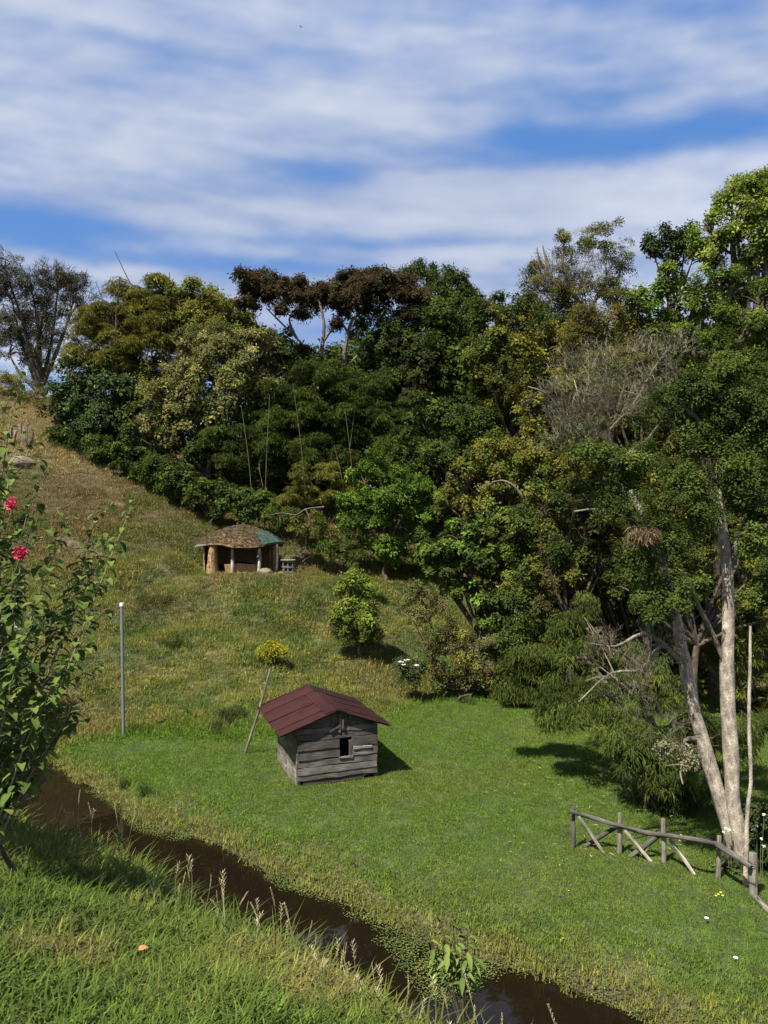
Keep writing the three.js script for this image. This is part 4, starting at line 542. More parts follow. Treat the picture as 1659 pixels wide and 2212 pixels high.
// the two pale trunks by the fence
{
  const b1 = hit(1588, 1862), d1 = -b1.z, t1 = thing('leaning_pale_tree', 'leaning pale-barked tree with broken lichen-grey side boughs by the fence', 'tree', b1, 0);
  bough(t1, [[1605, 1885], [1590, 1835], [1560, 1740], [1528, 1640], [1500, 1540], [1482, 1450], [1468, 1370], [1452, 1300], [1430, 1220], [1400, 1140], [1360, 1060]], d1, 0.215, 0.07, BARK_PALE, 'trunk');
  for (const p of [[[1475, 1430], [1430, 1400], [1385, 1440], [1320, 1460], [1250, 1510]], [[1440, 1390], [1390, 1375], [1330, 1390], [1270, 1395]], [[1385, 1440], [1350, 1420], [1330, 1400]], [[1320, 1460], [1290, 1470], [1265, 1465]], [[1508, 1590], [1480, 1605], [1475, 1640], [1440, 1660]], [[1513, 1630], [1490, 1640], [1470, 1660], [1475, 1700]]]) bough(t1, p.map(([x, y], i) => [x, y + (i % 2 ? -6 : 6), -0.15 * i]), d1, 0.062, 0.012, BARK_LICHEN);
  crown(t1, t1.position, [[1330, 1430, 34], [1370, 1460, 36], [1400, 1500, 34], [1300, 1420, 24], [1420, 1410, 28], [1350, 1520, 30], [1440, 1580, 22], [1470, 1640, 22]].map(([x, y, r]) => [P(x, y, d1 - 0.3), r / F * d1]), { seed: 61, leaf: 'twig', pal: C.grey, size: 0.62, dens: 0.14, mat: DRY, name: 'dead_twigs' });
  crown(t1, t1.position, [[1340, 1030, 50], [1290, 1000, 40], [1390, 1010, 44], [1320, 1090, 34], [1400, 1120, 50], [1450, 1200, 46], [1380, 1220, 40], [1440, 1290, 36], [1480, 1120, 44], [1410, 1310, 30]].map(([x, y, r]) => [P(x, y, d1 + (y > 1100 ? -0.7 : 0.2)), r / F * d1]), { seed: 62, leaf: 'small', pal: C.mid, size: 0.7, dens: 0.9 });
  crown(t1, t1.position, [[1380, 1160, 7], [1393, 1170, 6], [1402, 1158, 5]].map(([x, y, r]) => [P(x, y, d1 - 1.2), r / F * d1]), { seed: 64, leaf: 'lance', pal: [[0.15, 0.09, 0.055], [0.19, 0.13, 0.075], [0.11, 0.08, 0.045]], size: 0.5, dens: 1.6, mat: DRY, maxSub: 0.09, name: 'dry_epiphyte' });
  crown(t1, t1.position, [[1490, 1630, 12], [1478, 1655, 10], [1440, 1625, 9]].map(([x, y, r]) => [P(x, y, d1 - 0.3), r / F * d1]), { seed: 65, leaf: 'small', pal: [[0.22, 0.22, 0.14], [0.20, 0.15, 0.06], [0.30, 0.29, 0.22]], size: 0.5, dens: 0.8, mat: DRY, maxSub: 0.12, name: 'lichen' });
  const b2 = hit(1606, 1872), d2 = -b2.z, t2 = thing('upright_pale_tree', 'upright pale-barked tree forking high up beside the leaning one', 'tree', b2, 0);
  bough(t2, [[1612, 1895], [1600, 1830], [1585, 1740], [1580, 1640], [1574, 1540], [1571, 1440], [1573, 1330], [1570, 1220], [1560, 1130], [1550, 1040]], d2, 0.205, 0.10, BARK_PALE, 'trunk');
  for (const [p, a, b, m] of [[[[1551, 1050], [1545, 960], [1520, 920], [1470, 870]], 0.10, 0.03, BARK_GREY], [[[1572, 1240], [1590, 1180], [1610, 1130], [1650, 1070]], 0.11, 0.03, BARK_GREY], [[[1565, 1430], [1540, 1370], [1510, 1310], [1480, 1240], [1440, 1180]], 0.065, 0.03, BARK_GREY], [[[1546, 980], [1590, 900], [1620, 830]], 0.05, 0.02, BARK_DARK], [[[1548, 1010], [1560, 975], [1568, 960]], 0.04, 0.02, BARK_LICHEN]]) bough(t2, p, d2, a, b, m, 'limb');
  crown(t2, t2.position, [[1480, 860, 42], [1540, 860, 40], [1600, 850, 44], [1650, 900, 44], [1600, 940, 36], [1500, 920, 34], [1440, 890, 30], [1640, 1040, 40], [1600, 1070, 30], [1560, 800, 36], [1520, 980, 34], [1500, 1050, 36], [1590, 1000, 34], [1650, 1130, 36], [1630, 960, 40], [1620, 1180, 28], [1530, 1120, 26], [1520, 850, 40], [1570, 900, 40]].map(([x, y, r]) => [P(x, y, d2 + (y > 980 ? -0.35 : 0.1)), r / F * d2]), { seed: 63, leaf: 'small', pal: C.mid, size: 0.75, dens: 0.95 });
}
// big drooping bamboo clump on the lawn edge
{
  const base = hit(1430, 1735), d0 = -base.z, t = thing('bamboo_clump', 'big clump of bamboo with drooping narrow leaves overhanging the lawn', 'bamboo', base, 0);
  const B = [[1130, 1435, 22, 3.5], [1170, 1430, 30, 3.2], [1215, 1370, 36, 3.6], [1260, 1330, 38, 3.5], [1220, 1450, 42, 2.4], [1270, 1420, 44, 2.4], [1190, 1500, 34, 2.2], [1240, 1510, 42, 1.6], [1300, 1500, 46, 1.2], [1340, 1420, 44, 2], [1210, 1555, 26, 1.8], [1180, 1545, 18, 2.2], [1270, 1560, 38, 0.8], [1330, 1570, 44, 0.2], [1390, 1540, 46, 0.4], [1390, 1450, 46, 1.6], [1350, 1630, 36, -0.6], [1400, 1630, 40, -0.8], [1450, 1620, 40, -0.4], [1420, 1690, 30, -1.0], [1460, 1690, 32, -1.0], [1500, 1640, 40, 0.2], [1500, 1720, 28, -0.6], [1460, 1550, 44, 0.8], [1530, 1580, 42, 1.2], [1540, 1690, 34, 0.4], [1440, 1500, 44, 1.4], [1600, 1620, 40, 1.6], [1450, 1740, 20, -0.6], [1640, 1580, 36, 2]];
  crown(t, base, B.map(([x, y, r, dz]) => [P(x, y, d0 + dz), r / F * (d0 + dz)]), { seed: 71, leaf: 'lance', pal: [[0.11, 0.155, 0.036], [0.085, 0.125, 0.03], [0.15, 0.19, 0.042], [0.125, 0.165, 0.036]], size: 0.62, dens: 1.5, name: 'foliage' });
  crown(t, base, [[1130, 1430, 20, 3.0], [1165, 1425, 24, 2.8], [1150, 1455, 18, 2.8], [1110, 1490, 14, 3.4], [1095, 1500, 12, 3.6]].map(([x, y, r, dz]) => [P(x, y, d0 + dz), r / F * (d0 + dz)]), { seed: 72, leaf: 'lance', pal: [[0.14, 0.17, 0.035], [0.11, 0.145, 0.032]], size: 0.6, dens: 1.0, name: 'foliage' });
  const R = rng(12); for (let i = 0; i < 34; i++) { const a = R() * 6.28, q = R() * 0.9, b = V(Math.cos(a) * q, -0.1, Math.sin(a) * q * 0.8), e = B[i % B.length], tp = P(e[0], e[1], d0 + e[3]).sub(base); part('culm', tube([b, b.clone().lerp(tp, 0.45).add(V(0, 0.9, 0)), tp], [0.035, 0.03, 0.012], 6, 0, i, 4), bambooMat(), t); }
}
TR('lawnfrond', 'young_bamboo', 'low yellow-green young bamboo tuft at the far lawn edge', { d: 31, cat: 'bamboo', blobs: [[1115, 1495, 14], [1095, 1500, 10], [1135, 1505, 12]], leaf: 'lance', pal: C.lime.concat(C.bamboo), size: 0.8, trunk: 0.02, stems: 3 });
// bush in the shade at the far end of the pond and tall shrubs outside the picture, which shade the bank
TR('pondbush', 'dark_pond_bush', 'dark bush in shade at the far end of the pond behind the hibiscus', { d: 26.5, cat: 'bush', group: undefined, blobs: [[-60, 1440, 80], [20, 1540, 50], [-20, 1380, 60], [80, 1590, 30], [-110, 1350, 90], [10, 1460, 44]], leaf: 'broad', pal: C.mid, size: 0.8, dens: 1.1, trunk: 0.1, stems: 3 });
TR('bankshrub', 'bank_shrub', 'tall shrub on the near bank beyond the hibiscus', { d: 10.5, cat: 'shrub', group: undefined, bx: -420, blobs: [[-360, 1370, 210, -0.7], [-330, 1500, 190, -0.5], [-480, 1250, 190], [-420, 1450, 160], [-600, 1350, 200], [-420, 1150, 160], [-290, 1600, 150, 0], [-250, 1480, 130, -1.2], [-260, 1330, 130, -1.4]], leaf: 'broad', pal: C.mid, size: 0.6, dens: 1.0, trunk: 0.08, stems: 3 });
TR('whitebush', 'pale_blossom_bush', 'bush with whitish blossom peeping out behind the hibiscus', { d: 9, cat: 'bush', group: undefined, bx: -70, blobs: [[-30, 1400, 50], [-60, 1520, 60], [-40, 1640, 50]], leaf: 'small', pal: [[0.42, 0.42, 0.40], [0.30, 0.31, 0.27], [0.08, 0.11, 0.04], [0.07, 0.1, 0.035]], size: 0.6, dens: 1.0, trunk: 0.03, stems: 3 });
// thin bamboo rods and snags standing up against the sky
for (const [pts, lab, r] of [[[[300, 650], [275, 600], [248, 542]], 'thin bare bamboo rod slanting up into the sky above the thicket', 0.05], [[[240, 720], [222, 650], [207, 608]], 'short bare bamboo rod slanting beside the thin open tree', 0.045], [[[252, 680], [256, 640], [258, 598]], 'dark broken snag above the feathery thicket', 0.09], [[[366, 660], [366, 620], [366, 588]], 'slim upright snag above the olive-leaved tree', 0.06], [[[240, 660], [215, 645], [190, 628]], 'bare rod lying low across the gap beside the thin open tree', 0.04]]) {
  const d = 54.5, bx = (pts[0][0] - CX) / F * d, base = V(bx, ground(bx, d), -d), t = thing('bare_rod', lab, 'bamboo', base, 0, 'bare rods above the thicket');
  part('rod', tube([V(0, -0.2, 0), ...pts.map(([x, y]) => P(x, y, d).sub(base))], [r * 1.3, r, r * 0.8, r * 0.4], 6, 0.15, pts[0][0], 3), BARK_DARK, t);
}
// ------------------------------------------------------------------ grass
function tuft(n, rad, l0, l1, w, lean, seed, segs = 2) {
  const R = rng(seed), pos = [], col = [], idx = [];
  for (let i = 0; i < n; i++) {
    const a = R() * 6.2832, q = Math.sqrt(R()) * rad, b = V(Math.cos(a) * q, -0.01, Math.sin(a) * q), L = mix(l0, l1, R() * R()), ba = R() * 6.2832, ln = lean * (0.3 + R()), out = V(Math.cos(ba), 0, Math.sin(ba)), side = V(-Math.sin(ba), 0, Math.cos(ba)), ww = w * (0.7 + 0.6 * R());
    const tone = 0.45 + 1.25 * R() * R() + 0.15 * R(), dry = R() < 0.17 ? 1 : 0, c = dry ? [tone * 1.7, tone * 1.25, tone * 1.5] : [tone, tone, tone], v0 = pos.length / 3;
    for (let s = 0; s <= segs; s++) { const t = s / segs, c0 = b.clone().addScaledVector(out, ln * L * t * t).add(V(0, L * t * (1 - 0.35 * ln * t), 0)), hw = ww * (1 - t * 0.85) / 2; if (s < segs) { pos.push(c0.x + side.x * hw, c0.y, c0.z + side.z * hw, c0.x - side.x * hw, c0.y, c0.z - side.z * hw); col.push(...c, ...c); } else { pos.push(c0.x, c0.y, c0.z); col.push(...c); } }
    for (let s = 0; s < segs - 1; s++) { const k = v0 + s * 2; idx.push(k, k + 1, k + 2, k + 2, k + 1, k + 3); } const k = v0 + (segs - 1) * 2; idx.push(k, k + 1, k + 2);
  }
  return geoFrom(pos, idx, null, col);
}
const inView = (x, d, m = 1.14) => Math.abs(x) < d * CX / F * m + 0.6;
const jitter = (c, R, a = 0.25) => { const v = 1.0 * (1 - a + 2 * a * R()), h = (R() - 0.5) * 0.16; return [c[0] * v * (1 + h), c[1] * v, c[2] * v * (1 - h) * 0.75]; };
const shedFree = (x, d) => { const dx = x + 1.38, dz = -(d - 22.3), c = Math.cos(0.35), s = Math.sin(0.35), lx = dx * c - dz * s, lz = dx * s + dz * c; return !(lx > -1.16 && lx < 1.32 && lz < -0.16 && lz > -2.85); };
const hutFree = (x, d) => !(Math.abs(x - HUT.x - 0.25) < 2.1 && d - HUT.d > -0.4 && d - HUT.d < 3.2);
function field(name, label, geos, n, xr, dr, ok, sc, seed) {
  const R = rng(seed), sws = geos.map((g) => new Swarm(g, GRASS)), p = V(0, 0, 0);
  for (let i = 0; i < n; i++) {
    const x = mix(xr[0], xr[1], R()), d = mix(dr[0], dr[1], R()); if (!inView(x, d)) continue; const k = ok(x, d); if (k <= 0 || R() > k) continue;
    if (!shedFree(x, d) || !hutFree(x, d)) continue;
    const s = sc(x, d) * (0.7 + 0.6 * R()); tmpQ.setFromAxisAngle(UP, R() * 6.2832);
    sws[Math.floor(R() * geos.length)].add(p.set(x, ground(x, d), -d), tmpQ, s, s * (0.8 + 0.5 * R()), s, jitter(turf(x, d), R));
  }
  let g = 0; for (const sw of sws) { const o = sw.build(numbered(name), scene, label + (geos.length > 1 ? [' in upright tufts', ' in leaning tufts', ' in loose tufts'][g++] : '')); o.userData.category = 'grass'; leafCount += sw.m.length / 16; }
}
// near bank: long separate blades
field('bank_grass', 'long green grass on the near bank', [tuft(11, 0.13, 0.07, 0.22, 0.020, 0.9, 1, 2), tuft(9, 0.15, 0.06, 0.20, 0.022, 1.5, 2, 2), tuft(6, 0.12, 0.12, 0.36, 0.016, 0.9, 3, 3)], 38000, [-8.5, 6], [4.2, 15], (x, d) => { const s = creekS(x, d); return s < 9.2 ? 1 : 0; }, (x, d) => { const s = creekS(x, d); return 0.8 + 0.55 * ss(5.8, 7.0, s) * (1 - 0.6 * ss(7.4, 8.4, s)) + 0.3 * fbm(x, d, 3, 2); }, 501);
// lawn: short dense turf
field('lawn_grass', 'short mown-looking grass of the lawn', [tuft(46, 0.21, 0.04, 0.115, 0.011, 0.8, 4), tuft(40, 0.22, 0.03, 0.10, 0.012, 1.2, 5)], 46000, [-18, 17], [12, 35], (x, d) => { const s = creekS(x, d); return s > 13.0 && d < smoothTable(FOOT, x) + 2 ? 1 : 0; }, (x, d) => { const s = creekS(x, d); return 0.9 + 0.55 * (1 - ss(13.2, 15, s)) + 0.35 * fbm(x * 0.7, d * 0.7, 3, 2); }, 502);
// slope: rough tussocks
field('slope_grass', 'rough tussocky grass of the hillside', [tuft(44, 0.30, 0.08, 0.30, 0.017, 1.0, 6), tuft(40, 0.34, 0.06, 0.22, 0.018, 1.6, 7), tuft(36, 0.26, 0.12, 0.40, 0.016, 0.8, 8)], 60000, [-33, 14], [24, 60], (x, d) => { const q = d - smoothTable(FOOT, x); return q > -0.8 ? 1 - 0.92 * onPath(x, d) : 0; }, (x, d) => 0.65 + 0.9 * fbm(x * 0.6, d * 0.6, 8, 3), 503);
// taller darker tussocks in lines on the slope and at the water
{
  const R = rng(77), sw = new Swarm(tuft(40, 0.16, 0.25, 0.62, 0.016, 0.6, 9, 3), GRASS);
  const add = (px, py, n, rx, ry, s, c) => { for (let i = 0; i < n; i++) { const h = hit(px + (R() - 0.5) * 2 * rx, py + (R() - 0.5) * 2 * ry); if (!shedFree(h.x, -h.z) || !hutFree(h.x, -h.z)) continue; tmpQ.setFromAxisAngle(UP, R() * 6.28); sw.add(h, tmpQ, s, s * (0.7 + 0.6 * R()), s, jitter(c, R)); } };
  add(312, 1715, 7, 10, 8, 0.9, [0.06, 0.10, 0.03]); add(268, 1700, 5, 8, 6, 0.8, [0.07, 0.11, 0.03]);
  add(470, 1580, 12, 10, 10, 0.9, [0.055, 0.07, 0.028]); add(490, 1555, 14, 14, 12, 1.0, [0.05, 0.065, 0.026]); add(520, 1545, 8, 12, 8, 0.8, [0.07, 0.08, 0.03]);
  add(330, 1300, 16, 40, 8, 1.2, [0.075, 0.105, 0.03]); add(380, 1395, 14, 30, 8, 1.1, [0.08, 0.12, 0.03]); add(300, 1580, 10, 25, 5, 0.8, [0.06, 0.085, 0.028]);
  add(800, 1520, 10, 40, 8, 0.9, [0.08, 0.13, 0.03]); add(880, 1480, 16, 40, 12, 1.0, [0.075, 0.13, 0.03]); add(1050, 1515, 18, 70, 8, 0.9, [0.10, 0.15, 0.035]); add(545, 1262, 14, 60, 6, 0.8, [0.09, 0.14, 0.035]);
  const o = sw.build('tall_tussock', scene, 'taller dark-green tussocks of rush and grass scattered on slope and shore'); o.userData.category = 'grass';
}
// dry yellow bamboo leaves fallen on the lawn
{
  const R = rng(78), g = []; leafTri(g, V(-0.07, 0, 0), V(1, 0.1, 0).normalize(), UP, 0.13, 0.018, 0.3, 0.1); const sw = new Swarm(leafGeo(g), DRY);
  for (let i = 0; i < 300; i++) { const h = hit(mix(1060, 1480, Math.sqrt(R())), mix(1540, 1860, R()), 0.05); tmpQ.setFromEuler(new THREE.Euler((R() - 0.5) * 0.6, R() * 6.28, (R() - 0.5) * 0.6)); const v = 0.7 + 0.6 * R(); sw.add(h.add(V(0, 0.03, 0)), tmpQ, v, v, v, [0.32 * v, 0.29 * v, 0.13 * v]); }
  for (let i = 0; i < 120; i++) { const h = hit(mix(300, 1640, R()), mix(1600, 2060, R()), 0.05); if (creekS(h.x, -h.z) < 13.6) continue; tmpQ.setFromEuler(new THREE.Euler(0, R() * 6.28, 0)); sw.add(h.add(V(0, 0.03, 0)), tmpQ, 0.5, 0.5, 0.5, [0.4, 0.34, 0.16]); }
  const o = sw.build('fallen_leaves', scene, 'dry straw-coloured bamboo leaves strewn over the lawn'); o.userData.category = 'leaves';
}
// floating weed along the far shore
{
  const R = rng(79), g = []; for (let i = 0; i < 9; i++) { const a = i * 0.7 + R(), q = 0.03 + 0.1 * R(); leafTri(g, V(Math.cos(a) * q, 0.01 + 0.05 * R(), Math.sin(a) * q), V(Math.cos(a), 0.3, Math.sin(a)).normalize(), UP, 0.034, 0.028, 0.2, 0.1); }
  const sw = new Swarm(leafGeo(g), LEAF);
  for (let i = 0; i < 24000; i++) { const x = mix(-9, 7, R()), d = mix(10, 24, R()), s = creekS(x, d), n = fbm(x * 0.55 + 3, d * 0.55, 41, 3); const reach = 12.85 - 1.35 * Math.exp(-Math.pow((x - 0.9) / 0.9, 2)) - 0.35 * ss(0.52, 0.7, n); if (s < reach || s > 13.2) continue; tmpQ.setFromAxisAngle(UP, R() * 6.28); const v = 0.7 + 0.6 * R(), c = R() < 0.7 ? [0.105, 0.145, 0.04] : [0.15, 0.165, 0.055]; sw.add(V(x, Math.max(WATER, ground(x, d)) + 0.01, -d), tmpQ, v, v, v, jitter(c, R)); }
  const o = sw.build('water_weed', scene, 'mat of small round-leaved water weed floating along the far shore'); o.userData.category = 'water weed';
}
// tiny lawn flowers
{
  const R = rng(80), YL = new THREE.MeshStandardMaterial({ color: rgb(0.75, 0.58, 0.04), roughness: 0.8 }), WH = new THREE.MeshStandardMaterial({ color: rgb(0.85, 0.85, 0.83), roughness: 0.8 }), ST = new THREE.MeshStandardMaterial({ color: rgb(0.08, 0.13, 0.03), roughness: 0.9 });
  const flower = (px, py, m, s, label, group) => { const h = hit(px, py), t = thing('lawn_flower', label, 'flower', h, 0, group); part('stem', tube([V(0, -0.03, 0), V(0.01, 0.11, 0)], [0.004, 0.003], 4), ST, t); const gs = []; for (let i = 0; i < 6; i++) gs.push(new THREE.SphereGeometry(s * 0.5, 6, 4).scale(1, 0.4, 0.6).translate(s * 0.5, 0, 0).rotateY(i * 1.047).translate(0.01, 0.12, 0)); part('petals', mergeGeometries(gs), m, t); };
  for (const [x, y] of [[1470, 1810], [1474, 1818], [1467, 1822], [1462, 1814], [1551, 1940], [1556, 1936], [1560, 1943], [1546, 1943]]) flower(x, y + 4, YL, 0.028, 'tiny yellow flower in the grass near the fence', 'yellow flowers near the fence');
  for (const [x, y] of [[1208, 1880], [1228, 1936], [1215, 2040], [1210, 2044], [985, 1660], [990, 1668], [1050, 1720]]) flower(x, y, YL, 0.016, 'tiny yellow flower out on the open lawn', 'yellow flowers on the open lawn');
  for (const [x, y] of [[1525, 1996], [1588, 2083]]) flower(x, y, WH, 0.045, 'small white flower alone on the open lawn', 'white flowers on the lawn');
}
// flowering stalks of grass on the near bank
{
  const SM = new THREE.MeshStandardMaterial({ color: rgb(0.26, 0.25, 0.10), roughness: 0.9 }), HM = new THREE.MeshStandardMaterial({ color: rgb(0.50, 0.42, 0.25), roughness: 0.95, side: THREE.DoubleSide }), GM = new THREE.MeshStandardMaterial({ color: rgb(0.15, 0.21, 0.06), roughness: 0.9 });
  const R = rng(81), protos = [];
  for (let v = 0; v < 6; v++) {
    const L = 0.5 + 0.09 * v, bend = (R() - 0.5) * 0.3, root = thing('grass_stalk', 'pale feathery seed head on a tall thin stalk above the creek', 'grass stalk', V(0, 0, 0), 0, 'seeding grass stalks on the near bank'), at = (t) => V(bend * t * t, L * t * (1 - 0.1 * t), 0.06 * Math.sin(t * 3 + v));
    part('stem', tube([at(-0.1), at(0.35), at(0.7), at(1)], [0.0036, 0.0032, 0.0026, 0.0018], 4, 0, 1, 2), v % 2 ? SM : GM, root);
    const g = []; for (let i = 0; i < (v % 3 === 0 ? 24 : 40); i++) { const t = 0.74 + 0.26 * i / (v % 3 === 0 ? 24 : 40), p = at(t), a = i * 2.4, w = (v % 3 === 0 ? 0.02 : 0.004) * Math.sin(Math.PI * Math.min(1, (i + 3) / 44)) + 0.003; leafTri(g, p, V(Math.cos(a) * (v % 3 === 0 ? 1 : 0.5), 0.9, Math.sin(a) * (v % 3 === 0 ? 1 : 0.5)).normalize(), V(Math.cos(a), 0.1, Math.sin(a)).normalize(), w * 1.7 + 0.012, 0.005, 0.2, 0); }
    part('seed_head', geoFrom(g), HM, root);
    const lg = []; for (let i = 0; i < 3; i++) { const p = at(0.1 + 0.16 * i), a = R() * 6.28; leafTri(lg, p, V(Math.cos(a) * 0.6, 1, Math.sin(a) * 0.6).normalize(), V(-Math.cos(a), 0.6, -Math.sin(a)).normalize(), 0.22, 0.009, 0.2, 0.25); } part('blade', geoFrom(lg), GRASSLEAF(), root);
    protos.push(root);
  }
  function GRASSLEAF() { return GRASSLEAF.m || (GRASSLEAF.m = new THREE.MeshStandardMaterial({ color: rgb(0.13, 0.19, 0.05), roughness: 0.9, side: THREE.DoubleSide })); }
  const spots = []; // photo positions of the feet
  for (let i = 0; i < 34; i++) spots.push([mix(215, 640, R()), 0]); for (let i = 0; i < 12; i++) spots.push([mix(60, 220, R()), 0]); for (let i = 0; i < 22; i++) spots.push([mix(640, 1000, R()), 0]); for (let i = 0; i < 22; i++) spots.push([mix(980, 1420, R()), 0]);
  spots.forEach(([px], i) => {
    let best = null; // foot near the brow of the bank along this line of sight
    const ax = (px - CX) / F; let d = 6; while (d < 16 && creekS(ax * d, d) < 6.3 + 1.5 * R()) d += 0.05;
    const x = ax * d, o = i < 6 ? protos[i] : protos[Math.floor(R() * 6)].clone(); if (i >= 6) { o.name = numbered('grass_stalk'); scene.add(o); }
    o.position.set(x, ground(x, d), -d); o.rotation.y = R() * 6.28; const s = 0.7 + 0.7 * R(); o.scale.set(s, s, s);
  });
}
// leafy plant on the near shore
{
  const b0 = P(1000, 2130, 11.4); const x = b0.x, d = 11.4, base = V(x, ground(x, d), -d), t = thing('leafy_shrub', 'small shrub with long shiny green leaves at the creek edge', 'shrub', base);
  const R = rng(90), SM = new THREE.MeshStandardMaterial({ color: rgb(0.06, 0.055, 0.03), roughness: 0.8 }), LM = [[0.085, 0.135, 0.025], [0.065, 0.105, 0.022], [0.12, 0.165, 0.036]].map((c) => new THREE.MeshPhysicalMaterial({ color: rgb(...c), roughness: 0.75, specularIntensity: 0.25, side: THREE.DoubleSide }));
  const lg = bigLeaf(0.24, 0.075, 0.35);
  const tips = [[905, 1985], [945, 1975], [985, 1990], [1015, 1995], [1035, 2025], [1000, 2040], [950, 2030], [920, 2025], [1030, 2060], [975, 1975]];
  tips.forEach(([px, py], k) => {
    const e = P(px * 0.85 + 985 * 0.15, py + 12, d + rr(-0.25, 0.25)).sub(base), f = V(0.02, e.y * 0.45, 0);
    part('stem', tube([V(0, -0.1, 0), f, f.clone().lerp(e, 0.6).add(V(0, 0.05, 0)), e], [0.016, 0.012, 0.009, 0.005], 6, 0.1, k, 3), SM, t);
    for (let i = 0; i < 9; i++) { const a = i * 0.9 + R(), m = part('leaf', lg, LM[Math.floor(R() * 3)], t); m.position.copy(f.clone().lerp(e, 0.4 + 0.6 * i / 8)); m.rotation.set(0, a, 0.25 - 0.75 * R(), 'YXZ'); const s = 0.7 + 0.5 * R(); m.scale.set(s, s, s); }
  });
}
// leaf with a midrib fold, points along +x
function bigLeaf(L, W, droop) {
  const n = 6, pos = [], idx = []; for (let i = 0; i <= n; i++) { const t = i / n, w = W / 2 * Math.pow(Math.sin(Math.PI * Math.pow(t, 0.75)), 0.85), y = -droop * L * t * t, x = L * (t - 0.12 * t * t * droop); pos.push(x, y + w * 0.35, w, x, y, 0, x, y + w * 0.35, -w); }
  for (let i = 0; i < n; i++) { const a = i * 3; idx.push(a, a + 3, a + 1, a + 1, a + 3, a + 4, a + 1, a + 4, a + 2, a + 2, a + 4, a + 5); } return geoFrom(pos, idx);
}
